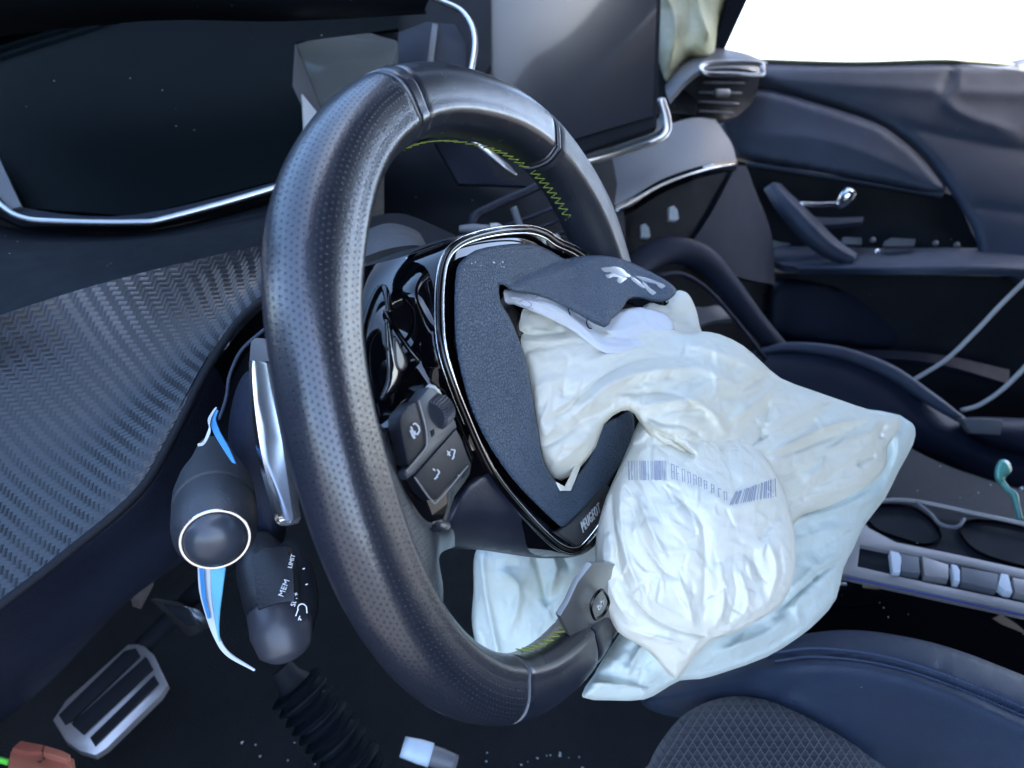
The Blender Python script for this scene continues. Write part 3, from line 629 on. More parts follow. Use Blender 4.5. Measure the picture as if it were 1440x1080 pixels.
tube('vent_frame', px3([(664, 312), (690, 292), (735, 272), (778, 258), (800, 300), (800, 380), (690, 360)], CVD), .0045, mat['navy_d'], cv, 10, closed=True, n=4)
vent_slats(cv, [[(700+0*k, 322+k*20, .672), (795, 286+k*20, .70)] for k in range(5)], mat['navy_d'])
tube('vane', px3([(722, 292, .655), (732, 320, .652), (746, 348, .65)]), .004, mat['greytrim'], cv, 8, flat=(.5, (1, 0, 0)))
tube('vent_knob', px3([(750, 352, .64), (766, 344, .643), (785, 332, .646)]), .0042, mat['silver'], cv, 10, flat=(.7, (0, 0, 1)))
lathe('vent_wheel', at(800, 372, .645), at(806, 352, .63)-at(800, 372, .645), [(-.01, .006), (0, .010), (.006, .010), (.008, .008)], mat['chrome'], cv, 20)

wl_ = thing('wiper_lever', 'short grey lever with a bright tip behind the top of the steering hub', 'lever', None)
tube('lever_body', px3([(646, 322, .56), (665, 322, .56), (692, 324, .56)]), [.004, .006, .006], mat['greytrim'], wl_, 10, n=4, flat=(.7, (0, 0, 1)))
tube('lever_tip', px3([(690, 323, .56), (700, 322, .56), (708, 327, .56)]), [.0055, .005, .003], mat['silver'], wl_, 10, n=4)

# passenger airbag hanging over the dash
pb = thing('passenger_airbag', 'crumpled cream passenger airbag draped behind the touchscreen', 'airbag', None)
cloth('bag_cloth', [(922, -60), (1040, -60), (1012, 20), (1004, 74), (985, 84), (968, 80), (948, 108), (934, 120), (924, 60)], lambda x, y: 1.08+x*0, mat['bagcream'], pb, .035, edge=22, step=3, folds=[([(930, -20), (950, 30), (940, 100)], 7, .02), ([(975, -30), (985, 20), (1000, 60)], 6, .02), ([(955, -40), (968, 10), (966, 70)], 5, -.015)], noise=[('r', 30, 60, .012, .3)])

# ------------------------------------------------------------------ passenger seat, console, driver seat
ps = thing('car_seat', 'dark passenger seat cushion with highlight along its edge between console and far door', 'car seat', None)
cloth('seat_side', [(1010, 520), (1050, 492), (1120, 484), (1190, 492), (1260, 520), (1320, 564), (1370, 598), (1440, 618), (1540, 630), (1540, 740), (1400, 690), (1290, 640), (1180, 620), (1080, 600)], lambda x, y: .98-(x-1000)*.0001, mat['navy_d'], ps, .05, edge=60, step=6, smooth=4)
tube('seat_edge_highlight', px3([(1060, 497, .95), (1110, 488, .94), (1180, 496, .93), (1250, 522, .92), (1310, 562, .91), (1355, 592, .90)]), [.004, .007, .009, .010, .009, .005], mat['navy'], ps, 12)  # lighter tube standing in for the soft highlight on the seat edge
cloth('backrest_foot', [(1350, 588), (1440, 588), (1540, 590), (1540, 680), (1430, 640), (1370, 618)], lambda x, y: .90+x*0, mat['navy_d'], ps, .03, edge=24, step=5)
slab('seat_valance', [(1352, 588), (1412, 590), (1408, 612), (1366, 610)], mat['greytrim'], ps, lambda x, y: .868, .01, .003)
for lab, pts in (('upper pale cord sagging from the far door down to the seat edge', [(1278, 538, .97), (1302, 524, .97), (1334, 503, .96), (1372, 466, .95), (1408, 428, .94), (1450, 388, .93), (1500, 350, .93)]), ('lower pale cord lying behind the passenger seat edge', [(1352, 577, .95), (1376, 570, .95), (1404, 552, .94), (1430, 528, .93), (1470, 485, .93)])):
    tag(tube('cord', px3(pts),   .0030, mat['piping'], None, 10), lab, 'cord', 'pale cords beside the far door')

cn = thing('centre_console', 'silver edged centre console with cup holders and a row of toggle switches', 'console', None)
CD = lin((1210, 800, .62), (1440, 850, .58), (1330, 690, .70))
patch('carpet_side', [[(1230, 600, .84), (1320, 650, .82), (1440, 690, .80), (1560, 720, .78)], [(1200, 680, .75), (1300, 700, .73), (1440, 735, .71), (1560, 765, .70)], [(1200, 710, .72), (1300, 722, .71), (1440, 752, .69), (1560, 790, .68)]], mat['fabric_dk'], cn, .02, 6, 6)
slab('trim_plate', [(1110, 770), (1196, 700), (1236, 697), (1300, 702), (1440, 735), (1560, 765), (1560, 880), (1440, 852), (1300, 828), (1180, 806)], mat['dark'], cn, CD, .02, .001)
# bright surround between holders and switches
slab('silver_surround', [(1150, 812), (1196, 722), (1204, 720), (1222, 742), (1260, 762), (1330, 776), (1440, 800), (1560, 832), (1560, 846), (1440, 814), (1345, 792), (1260, 776), (1210, 766), (1206, 796), (1300, 818), (1440, 847), (1560, 872), (1560, 888), (1440, 862), (1300, 832), (1180, 806)], mat['silver'], cn, lambda x, y: CD(x, y)-.006, .008, .0016)
tube('upper_edge', px3([(1224, 706), (1260, 703), (1300, 707), (1370, 722), (1440, 737), (1540, 762)], lambda x, y: CD(x, y)-.01), .0022, mat['silver'], cn, 8)
def holder(pts, nm='cup_holder'):
    lo = px3(cr(pts, 5, True), lambda x, y: CD(x, y)-.0045); n = LZ*0+np.array([0, 0, -1.]); cc = lo.mean(0); N = len(lo)
    V = list(cc+(lo-cc)*1.03)+list(lo)+list(cc+(lo-cc)*.9+n*.05); Fc = []
    for r_ in (0, 1):
        for i in range(N): j = (i+1) % N; Fc.append((r_*N+i, r_*N+j, (r_+1)*N+j, (r_+1)*N+i))
    Fc.append(tuple(2*N+i for i in range(N)))
    return edgesplit(mesh(nm, V, Fc, mat['gloss'], cn), 40)
holder([(1218, 722), (1236, 710), (1275, 710), (1300, 722), (1318, 740), (1322, 756), (1300, 764), (1262, 754), (1232, 742)])
holder([(1350, 745), (1362, 732), (1400, 732), (1440, 740), (1500, 760), (1530, 785), (1500, 806), (1420, 790), (1372, 772)])
tube('holder_divider', px3([(1290, 708), (1308, 722), (1322, 737), (1346, 741), (1356, 730)], lambda x, y: CD(x, y)-.012), .0018, mat['greytrim'], cn, 8)
SWD = lambda x, y: CD(x, y)-.004
for pts, m_ in (([(1252, 774), (1264, 777), (1268, 784), (1266, 805), (1256, 805)], 'white'), ([(1266, 778), (1292, 783), (1294, 806), (1268, 803)], 'greytrim'), ([(1297, 782), (1334, 794), (1334, 813), (1300, 809)], 'silver'), ([(1338, 793), (1346, 795), (1350, 802), (1350, 817), (1342, 816)], 'white'),
                ([(1352, 797), (1404, 807), (1402, 829), (1352, 818)], 'greytrim'), ([(1408, 806), (1418, 808), (1424, 832), (1414, 830), (1404, 822)], 'white'), ([(1424, 812), (1470, 820), (1470, 842), (1428, 833)], 'silver')):
    slab('toggle_switch', pts, mat[m_], cn, lambda x, y: SWD(x, y)-.006, .010, .0004)
tube('blue_line', px3([(1190, 812), (1300, 835), (1440, 866), (1540, 888)], lambda x, y: CD(x, y)-.004), .0008, plain('blue_gloss_edge', (.04, .05, .25), .2), cn, 8)
patch('gloss_side', [[(1120, 800, .62), (1190, 814, .615), (1300, 838, .60), (1440, 868, .575), (1560, 892, .56)], [(1120, 860, .625), (1190, 860, .62), (1300, 880, .61), (1440, 910, .58), (1560, 950, .56)], [(1100, 1000, .66), (1190, 1000, .65), (1300, 1000, .64), (1440, 1000, .61), (1560, 1020, .6)]], mat['gloss'], cn, .01, 6, 6)
for q in ((1184, 821), (1332, 836)): tube('side_clip', px3([(q[0]-6, q[1]-.5, .60), (q[0]+6, q[1]+.5, .60)]), .0014, mat['silver'], cn, 8, n=2)

gs = thing('glass_shard_strip', 'green glassy shard strip lying on the dark console carpet', 'glass shard', None)
cloth('shard_head', [(1399, 660), (1406, 647), (1418, 648), (1423, 662), (1414, 672), (1410, 682), (1400, 676)], lambda x, y: .70+x*0, mat['glassy_green'], gs, .006, edge=7, step=2)
tube('shard_tail', px3([(1408, 676, .70), (1417, 688, .695), (1426, 696, .69), (1430, 712, .685), (1435, 732, .68)]), [.003, .003, .0035, .0025, .003], mat['glassy_green'], gs, 8)
rb = random.Random(3); V = []; Fc = []
def chip(V, Fc, c, s, rnd):
    b = len(V); 
    for k in range(6):
        v = np.array([(1, 0, 0), (-1, 0, 0), (0, 1, 0), (0, -1, 0), (0, 0, 1), (0, 0, -1)][k], float)*s*rnd.uniform(.5, 1.2); V.append(np.array(c)+v)
    for f in ((0, 2, 4), (2, 1, 4), (1, 3, 4), (3, 0, 4), (2, 0, 5), (1, 2, 5), (3, 1, 5), (0, 3, 5)): Fc.append(tuple(b+i for i in f))
for q, s in (((1322, 656), .0016), ((1393, 682), .0014), ((1376, 693), .0014), ((1437, 687), .003), ((1432, 728), .003), ((1290, 690), .001), ((1350, 700), .0009)): chip(V, Fc, at(q[0], q[1], .70), s, rb)
for i in range(12): chip(V, Fc, at(rb.uniform(680, 830), rb.uniform(1052, 1085), .66), rb.uniform(.0006, .0018), rb)
for i in range(9): chip(V, Fc, at(rb.uniform(300, 520), rb.uniform(1030, 1080), .66), rb.uniform(.0006, .0022), rb)
o = mesh('glass_crumbs', V, Fc, mat['glass_chip'], None, False); tag(o, 'scattered pale glass crumbs on the carpet and console', 'glass crumbs'); o['kind'] = 'stuff'

ds = thing('car_seat', 'dark driver seat with blue stitched leather bolster and patterned fabric cushion', 'car seat', None)
bd = tps([(900, 960, .60), (1000, 1000, .56), (1110, 900, .56), (1200, 890, .55), (1440, 960, .48), (1250, 1080, .46), (1440, 1100, .42), (1100, 960, .54), (1000, 1120, .50), (1600, 1000, .44)])
cloth('bolster', [(900, 985), (960, 945), (1060, 915), (1120, 894), (1190, 886), (1260, 893), (1340, 912), (1440, 950), (1560, 1000), (1560, 1160), (1240, 1160), (1190, 1060), (1080, 1000), (960, 1010)], bd, mat['navy'], ds, .03, .03, edge=46, step=4, smooth=4,
      folds=[([(1080, 926), (1150, 920), (1240, 931), (1330, 958), (1440, 1004), (1560, 1060)], 5, -.006, 0, 1), ([(1060, 940), (1160, 934), (1240, 944), (1330, 973), (1440, 1022)], 12, .004, 0, 1)], noise=[('f', 90, 60, .002, 0)])
for rowo in (0, 12):
    pts = cr([(1090, 921-4+rowo), (1150, 915-4+rowo), (1240, 926-4+rowo), (1330, 953-4+rowo), (1440, 998-3+rowo), (1500, 1026+rowo)], 14)
    V = []; Fc = []
    for i in range(0, len(pts)-1, 1):
        for s0 in (0.0, .5):
            a = pts[i]+(pts[i+1]-pts[i])*s0; b = pts[i]+(pts[i+1]-pts[i])*(s0+.3); dd_ = bd(float(a[0]), float(a[1]))-.0305; A = at(*a, dd_); B_ = at(*b, dd_); w_ = UP*.0007; k = len(V)
            V += [A-w_, B_-w_, B_+w_, A+w_, A-w_-FW*.0008, B_-w_-FW*.0008, B_+w_-FW*.0008, A+w_-FW*.0008]
            Fc += [(k+4, k+5, k+6, k+7), (k, k+1, k+5, k+4), (k+1, k+2, k+6, k+5), (k+2, k+3, k+7, k+6), (k+3, k, k+4, k+7)]
    o = mesh('bolster_stitching', V, Fc, mat['navy_d'] if 0 else plain('navy_thread', (.06, .08, .14), .7), ds, False); o['kind'] = 'stuff'
cs_ = tps([(940, 1060, .50), (1020, 980, .54), (1100, 990, .53), (1250, 1080, .46), (1000, 1140, .46), (1150, 1060, .49)])
cloth('cushion_fabric', [(880, 1160), (912, 1075), (935, 1035), (962, 1005), (1000, 985), (1040, 979), (1090, 984), (1150, 1010), (1220, 1050), (1300, 1110), (1340, 1170)], lambda x, y: cs_(x, y)-.012, mat['seatfab'], ds, .03, .02, edge=50, step=4)

# ------------------------------------------------------------------ footwell
pd = thing('brake_pedal', 'large pedal with ribbed rubber pad and metal edges at lower left', 'pedal', None)
PD = lin((80, 1010, .66), (200, 920, .72), (150, 1050, .64))
slab('pedal_plate', [(74, 1012), (92, 985), (180, 906), (200, 905), (216, 920), (228, 945), (236, 962), (226, 978), (150, 1052), (134, 1062), (112, 1056), (92, 1042)], plain('pedal_metal', (.5, .49, .5), .3, .8), pd, PD, .008, .002, lift=0)
for q in ([(84, 1008), (176, 918), (192, 914), (198, 924), (104, 1014), (92, 1020)], [(102, 1020), (206, 926), (216, 942), (118, 1034)], [(128, 1040), (218, 952), (224, 962), (134, 1050)]):
    slab('rubber_pad', q, mat['dark'], pd, PD, .006, .001, lift=.004)
tube('pedal_arm', px3([(200, 910, .74), (260, 850, .72), (330, 780, .66), (380, 700, .60)]), .010, mat['dark'], pd, 10)
p2 = thing('footrest_pedal', 'small blurred metal pedal above the brake pedal', 'pedal', None)
patch('pedal_face', [[(212, 843, .70), (236, 846, .69), (258, 852, .68), (280, 858, .68)], [(232, 862, .69), (250, 868, .68), (270, 876, .67), (290, 870, .67)], [(250, 880, .68), (264, 894, .67), (276, 890, .665), (292, 874, .665)]], mat['satin'], p2, .006, 5, 5)
slab('rubber_pad', [(228, 850), (262, 856), (278, 880), (266, 882), (248, 868)], mat['dark'], p2, lambda x, y: .66, .004, .001)
br = slab('bracket', [(178, 812), (196, 790), (218, 780), (214, 812), (196, 846), (184, 842)], plain('brown_bracket', (.06, .05, .048), .7), None, lin((178, 812, .58), (218, 780, .60), (196, 846, .57)), .015, .003)
tag(br, 'small brownish bracket under the knee panel beside the light stalk', 'bracket')
cnr = thing('salmon_connector', 'salmon pink plug connector with a green wire at the bottom left corner', 'connector', None)
KD = lin((0, 1060, .50), (100, 1070, .49), (50, 1100, .47))
slab('connector_shell', [(6, 1100), (14, 1058), (22, 1046), (60, 1050), (84, 1062), (104, 1066), (96, 1110)], mat['salmon'], cnr, KD, .03, .0015)
slab('connector_latch', [(18, 1058), (30, 1047), (62, 1053), (60, 1062), (40, 1063)], plain('dark_salmon', (.28, .09, .06), .5), cnr, KD, .006, .0008, lift=.0035)
slab('connector_tab', [(64, 1056), (88, 1063), (100, 1069), (96, 1076), (62, 1066)], mat['salmon'], cnr, KD, .008, .001, lift=.005)
textpx('connector_mark', '2', plain('dark_ink', (.04, .02, .02), .6), cnr, (54, 1076), (66, 1078), KD, .007, lift=.0045)
tube('wire', px3([(-30, 1066, .50), (-5, 1068, .50), (12, 1072, .50)]), .0022, mat['greenw'], cnr, 8)
hs_ = thing('column_gaiter', 'black corrugated steering shaft gaiter rising from the dark floor', 'gaiter', None)
gp = cr(px3([(415, 965, .60), (440, 990, .60), (475, 1035, .60), (510, 1090, .60)]), 10)
prof = [(i*.0022, .022+.0035*sin(i*pi/2.2)) for i in range(56)]
lathe('gaiter_folds', gp[0], gp[-1]-gp[0], prof, mat['dash'], hs_, 28)
lathe('gaiter_neck', at(395, 940, .60), gp[0]-at(395, 940, .60), [(0, .010), (.012, .012), (.02, .016)], mat['dark'], hs_, 20)
pg = thing('pale_plug', 'small pale blue and grey plug lying on the floor below the wheel', 'plug', None)
tube('plug_body', px3([(566, 1050, .60), (590, 1057, .60), (606, 1062, .60)]), [.009, .0105, .0105], plain('pale_blue_plastic', (.42, .52, .6), .45), pg, 12, n=3, flat=(.8, (0, 0, 1)))
tube('plug_cap', px3([(604, 1062, .60), (620, 1067, .60), (642, 1074, .60)]), [.0085, .0085, .007], mat['greytrim'], pg, 12, n=3)

# ------------------------------------------------------------------ stalks, paddle, paper tag
ls = thing('light_stalk', 'near left column stalk ending in a round dark cap with a chrome ring', 'column stalk', None)
tipc = at(303, 758, .300); rootc = at(300, 640, .385)
ax = (rootc-tipc)/np.linalg.norm(rootc-tipc)
lathe('stalk_knob', tipc, ax, [(0.000, .0150), (.006, .0178), (.014, .0188), (.024, .0190), (.030, .0186)], plain('stalk_plastic', (.022, .026, .033), .45, grain=.0002), ls, 40)
lathe('stalk_collar', tipc, ax, [(.031, .0180), (.032, .0192), (.044, .0192), (.062, .0170), (.082, .0125), (.105, .009)], plain('stalk_plastic_b', (.02, .024, .03), .5, grain=.0002), ls, 40)
lathe('chrome_ring', tipc, ax, [(.001, .0134), (-.0008, .0138), (-.0008, .0147), (.002, .0153), (.004, .0152)], mat['chrome'], ls, 48)
lathe('end_cap', tipc, -ax, [(-.003, .0134), (0.001, .0133), (.0035, .0118), (.0058, .009), (.0074, .0055), (.0080, .001)], plain('cap_plastic', (.03, .036, .048), .3), ls, 40)
def on_cyl(px, py, r, t0):  # picture point on the front of the stalk surface
    return at(px, py, .30)
LSD = lambda x, y: .3005-.0*(x) + (760-y)*.00012
# markings on the knob: light symbol and bars
for a, b in (((345, 735), (343, 715)), ((352, 739), (350, 722))): pass
sunc = (349, 722)
V = []
def strokes(name, segs, d, m, parent, w=.0003, h=.0004):
    V = []; Fc = []
    for s in segs:
        P = px3(s, d); 
        for A, B in zip(P[:-1], P[1:]):
            t = B-A; t /= np.linalg.norm(t)+1e-12; sdv = np.cross(t, FW); sdv /= np.linalg.norm(sdv); k = len(V); u = -FW*h
            V += [A-sdv*w, B-sdv*w, B+sdv*w, A+sdv*w, A-sdv*w+u, B-sdv*w+u, B+sdv*w+u, A+sdv*w+u]
            Fc += [(k+4, k+5, k+6, k+7), (k+1, k, k+4, k+5), (k+2, k+1, k+5, k+6), (k+3, k+2, k+6, k+7), (k, k+3, k+7, k+4), (k, k+1, k+2, k+3)]
    return mesh(name, V, Fc, m, parent, False)
def circ(cx, cy, r, a0=0, a1=360, n=14): return [(cx+r*cos(radians(a0+(a1-a0)*i/n)), cy+r*sin(radians(a0+(a1-a0)*i/n))) for i in range(n+1)]

cst = thing('cruise_stalk', 'lower column stalk marked MEM and SET below the light stalk', 'column stalk', None)
cm = plain('cruise_plastic', (.012, .014, .018), .4, grain=.0002)
tube('stalk_body', px3([(362, 768, .40), (372, 800, .385), (385, 840, .375), (392, 862, .37)]), [.011, .0155, .0165, .0155], cm, cst, 24, n=8)
tube('button_face', px3([(404, 766, .385), (416, 800, .378), (420, 850, .372), (412, 890, .37), (402, 908, .37)]), [.006, .0095, .011, .010, .006], mat['dark'], cst, 20, n=8)
tube('stalk_tip', px3([(388, 856, .368), (396, 885, .362), (402, 915, .36), (404, 924, .36)]), [.0155, .0165, .0135, .006], plain('tip_plastic', (.035, .038, .048), .38), cst, 24, n=8)
slab('push_panel', [(352, 782), (372, 770), (402, 768), (412, 800), (414, 845), (390, 848), (362, 858)], cm, cst, lin((352, 782, .366), (412, 800, .358), (380, 850, .352)), .006, .0012)
CM = lin((352, 782, .366), (412, 800, .358), (380, 850, .352))
textpx('mem_mark', 'MEM', mat['white'], cst, (397, 839), (406, 816), CM, .0044, lift=.0014)
C2 = lambda x, y: .356
textpx('set_mark', 'SET+', mat['white'], cst, (414, 852), (421, 828), C2, .0036, lift=.003)
textpx('limit_mark', 'LIMIT', mat['white'], cst, (410, 798), (416, 776), C2, .0032, lift=.003)
strokes('symbol_mark', [circ(425, 855, 6, 150, 330, 8), [(419, 858), (416, 866)], [(431, 852), (432, 862)], [(420, 868), (424, 872)], [(426, 800), (429, 799)], [(430, 822), (433, 821)], [(418, 876), (422, 866)]], lambda x, y: .354, mat['white'], cst)

pdl = thing('shift_paddle', 'metal shift paddle with grey top standing behind the left of the wheel rim', 'shift paddle', None)
slab('paddle_blade', [(350, 508, .335), (356, 505, .33), (374, 510, .318), (384, 560, .31), (396, 620, .30), (412, 728, .29), (408, 736, .29), (392, 739, .292), (386, 730, .293), (370, 660, .305), (356, 590, .318)], plain('paddle_metal', (.5, .52, .56), .22, .9), pdl, None, .004, .001)
slab('paddle_cap', [(352, 480, .336), (358, 475, .332), (372, 478, .32), (376, 508, .318), (362, 512, .327), (350, 508, .336)], mat['greytrim'], pdl, None, .005, .001)
patch('paddle_edge', [[(350, 508, .334), (352, 560, .323), (362, 640, .309), (384, 722, .294), (391, 737, .291)], [(354, 507, .330), (357, 560, .3195), (368, 640, .3055), (389, 720, .2905), (395, 736, .2875)]], mat['chrome'], pdl, .002, 8, 3)

rbn = thing('paper_tag', 'torn blue and white paper tag wrapped over the light stalk and hanging beneath', 'paper tag', None)
def ribbon(name, L, R_, m, th=.0006): return patch(name, [L, R_], m, rbn, th, 8, 2)
ribbon('tag_top', [(304, 575, .34), (297, 588, .338), (299, 606, .335), (314, 632, .32), (326, 650, .31)], [(306, 577, .338), (302, 590, .335), (307, 604, .332), (320, 628, .318), (331, 652, .308)], mat['bluepaper'])
ribbon('tag_edge', [(305, 573, .339), (297, 588, .336), (294, 601, .334), (286, 620, .33), (278, 624, .328)], [(302, 576, .341), (294, 590, .338), (296, 606, .333), (288, 624, .33), (279, 628, .328)], mat['paper'])
ribbon('tag_hanging', [(278, 798, .318), (280, 830, .322), (288, 862, .326), (300, 895, .33), (318, 922, .335), (357, 944, .34)], [(296, 798, .314), (296, 830, .318), (300, 862, .324), (306, 890, .329), (322, 918, .334), (359, 942, .34)], mat['paper'])
ribbon('tag_stripe', [(297, 796, .313), (297, 825, .317), (300, 855, .322), (304, 885, .327), (308, 903, .33)], [(316, 798, .309), (312, 830, .313), (308, 860, .319), (307, 885, .326), (309, 903, .33)], plain('sky_blue_paper', (.16, .48, .66), .5))
ribbon('tag_rear_stripe', [(280, 800, .316), (284, 840, .32), (292, 870, .325)], [(285, 800, .3135), (288, 840, .318), (295, 870, .324)], mat['bluepaper'])

# ------------------------------------------------------------------ steering wheel
sw = thing('steering_wheel', 'black leather steering wheel with perforated grips, torn centre pad and chrome bezel', 'steering wheel', None)
RX, RY, NE = .159, .147, 2.335
def rimc(deg):
    t = radians(deg); c, s = cos(t), sin(t)
    return np.array([RX*np.sign(c)*abs(c)**(2/NE), RY*np.sign(s)*abs(s)**(2/NE)])
_tab = np.arange(-180, 541, 1.0); _pt = np.array([rimc(a) for a in _tab]); _arc = np.concatenate([[0], np.cumsum(np.linalg.norm(np.diff(_pt, axis=0), axis=1))])
def smoothg(x, c, w): return math.exp(-((x-c)/w)**2)
def rim_ring(deg, seg=48, grow=0.0, ra=.0172, rb=.0165):
    c = rimc(deg); t = rimc(deg+.5)-rimc(deg-.5); t /= np.linalg.norm(t); n = np.array([t[1], -t[0]])
    d = deg % 360
    g = smoothg(d, 148, 14)*.0018+smoothg(d, 32, 14)*.0018+smoothg(d, 180, 26)*.0008
    nar = smoothg(d, 168, 9)*-.0008
    near = .5-.5*math.cos(radians(d-20)) if True else 0
    ra = ra-.0036*near; rb = rb-.0030*near
    out = []
    for k in range(seg):
        a = 2*pi*k/seg; ca, sa = cos(a), sin(a)
        e = 2/2.5
        x = np.sign(ca)*abs(ca)**e; z = np.sign(sa)*abs(sa)**e
        # soft crease running along the driver side of the grip
        cre = .0012*smoothg(math.degrees(a), 118, 9)
        rr = 1
        X_ = (ra+grow+g+nar)*x*(1 if x > 0 else 1.06); Z_ = (rb+grow+g*.6)*z+cre*(1 if z > 0 else 0)
        out.append(WP(c[0]+n[0]*X_, c[1]+n[1]*X_, Z_))
    return out
def rim_part(name, a0, a1, m, grow=0.0, step=1.0, parent=None, taper=True):
    n = max(2, int(abs(a1-a0)/step)); V = []; uv = []; seg = 48
    for i in range(n+1):
        a = a0+(a1-a0)*i/n; gr = grow
        if taper and min(i, n-i) == 0: gr = grow-.0010
        V += rim_ring(a, seg, gr); L = np.interp(a, _tab, _arc)
        uv += [(L, (2*pi*min(k, seg-k)/seg)*.0168) for k in range(seg)]
    Fc = [(i*seg+k, (i+1)*seg+k, (i+1)*seg+(k+1) % seg, i*seg+(k+1) % seg) for i in range(n) for k in range(seg)]
    Fc += [tuple(range(seg)), tuple(n*seg+k for k in range(seg))[::-1]]
    o = mesh(name, V, Fc, m, parent or sw, True, uv); edgesplit(o, 60); return o
rim_part('perforated_grip', 115.5, 233.5, mat['perf'], .0004)
rim_part('rim_cover', 66, 112, mat['smoothl'])
rim_part('side_grip', -54, 63, mat['perf_fine'], .0004)
rim_part('rim_cover', 234, 262, mat['smoothl'])
rim_part('rim_cover', 262.4, 306, mat['smoothl'])
rim_part('seam_band', 112, 115.4, mat['smoothl'], .0006, .4)
rim_part('seam_band', 63.1, 65.9, mat['smoothl'], -.0004, .4)
rim_part('seam_thread', 64.2, 65.0, mat['greytrim'], .0003, .2)
rim_part('seam_band', 233.5, 234, mat['greytrim'], .0002, .25)
# zigzag stitching round the inner side of the rim
V = []; Fc = []
def thread(A, B, r=.00042):
    t = B-A; t /= np.linalg.norm(t)+1e-12; s1 = np.cross(t, [.3, .5, .8]); s1 /= np.linalg.norm(s1); s2 = np.cross(t, s1); k = len(V)
    for P in (A, B):
        for q in range(5): V.append(P+r*(cos(q*2*pi/5)*s1+sin(q*2*pi/5)*s2))
    for q in range(5): Fc.append((k+q, k+(q+1) % 5, k+5+(q+1) % 5, k+5+q))
def rimpt(deg, a, off=.0):
    c = rimc(deg); t = rimc(deg+.5)-rimc(deg-.5); t /= np.linalg.norm(t); n = np.array([t[1], -t[0]]); ca, sa = cos(a), sin(a)
    nr_ = .0036*(.5-.5*math.cos(radians(deg-20))); x = np.sign(ca)*abs(ca)**.8*(.0182-nr_+off+.0006); z = np.sign(sa)*abs(sa)**.8*(.0165-nr_+off+.0004)
    return WP(c[0]+n[0]*x, c[1]+n[1]*x, z)
for a0, a1 in ((-30, 63), (67, 111), (236, 285)):
    a = a0; k = 0
    while a < a1:
        fc = 196 if 66 < a < 112 else (168 if a > 200 else 192); of = .0012
        p = rimpt(a, radians(fc-9), of); q = rimpt(a+1.1, radians(fc+9), of); r_ = rimpt(a+2.6, radians(fc-8), of)
        thread(p, q, .0003); thread(q, r_, .0003); a += 2.7
o = mesh('stitching', V, Fc, mat['stitch'], sw, True); o['kind'] = 'stuff'

def H(rows): return [[(p[0], p[1], dh(*p)) for p in r] for r in rows]
def HD(h): return lambda x, y: (h-LZ@P0)/((FW@LZ)+(RT@LZ)*(x-720)/F-(UP@LZ)*(y-540)/F)
# glossy spoke housing between rim and hub
patch('spoke_housing', H([
  [(500, 378, -.045), (492, 430, -.045), (494, 500, -.04), (512, 570, -.032), (536, 640, -.024), (568, 712, -.016)],
  [(524, 372, -.040), (514, 425, -.040), (514, 490, -.036), (528, 556, -.028), (552, 625, -.020), (584, 706, -.012)],
  [(556, 364, -.032), (545, 415, -.026), (546, 470, -.028), (560, 545, -.020), (586, 612, -.012), (612, 700, -.008)],
  [(592, 354, -.022), (585, 400, -.008), (590, 455, -.010), (602, 530, -.012), (628, 590, -.008), (650, 680, -.006)],
  [(626, 345, -.010), (617, 400, -.004), (620, 460, -.001), (636, 540, .000), (660, 600, .000), (690, 664, .000)]]), mat['gloss'], sw, .003, 8, 8)
patch('housing_top', H([
  [(500, 384, -.046), (545, 368, -.040), (590, 354, -.030), (640, 338, -.014), (700, 326, -.006)],
  [(512, 372, -.052), (550, 358, -.046), (592, 346, -.036), (640, 332, -.022), (700, 322, -.014)]]), mat['fabric_dk'], sw, .004, 6, 4)
patch('spoke_leather', H([
  [(494, 560, .006), (512, 640, .008), (540, 720, .008), (580, 795, .006), (622, 866, .002)],
  [(526, 590, .002), (548, 652, .004), (577, 715, .004), (606, 768, .002), (623, 825, -.004)],
  [(549, 612, -.004), (562, 675, .001), (588, 722, .001), (616, 748, -.002), (618, 782, -.012)],
  [(556, 640, -.010), (572, 690, -.002), (604, 738, -.001), (636, 744, -.003), (640, 768, -.018)]]), mat['perf'], sw, .003, 8, 8)
# raised lip round the thumb recess
tube('recess_lip', px3(hs([(526, 568, -.020), (514, 520, -.024), (510, 478, -.026), (518, 440, -.026), (531, 410, -.024), (540, 405, -.022), (545, 420, -.018), (548, 440, -.016)])), .0016, mat['gloss'], sw, 10, n=8)
tube('recess_ridge', px3(hs([(542, 436, -.018), (556, 462, -.014), (575, 490, -.010), (590, 508, -.008)])), .0012, mat['gloss'], sw, 10, n=8)
cloth('recess_blade', [(541, 446), (549, 452), (556, 480), (568, 520), (560, 545), (536, 566), (534, 560), (544, 530), (542, 480)], lambda x, y: HD(-.014)(x, y), plain('blade_gloss', (.012, .012, .013), .07, coat=.5), sw, .006, edge=8, step=2)
cloth('recess_button', [(553, 472), (562, 482), (572, 505), (570, 520), (560, 522), (554, 505)], lambda x, y: HD(-.006)(x, y), plain('recess_button', (.05, .05, .05), .25), sw, .002, edge=5, step=1.5)
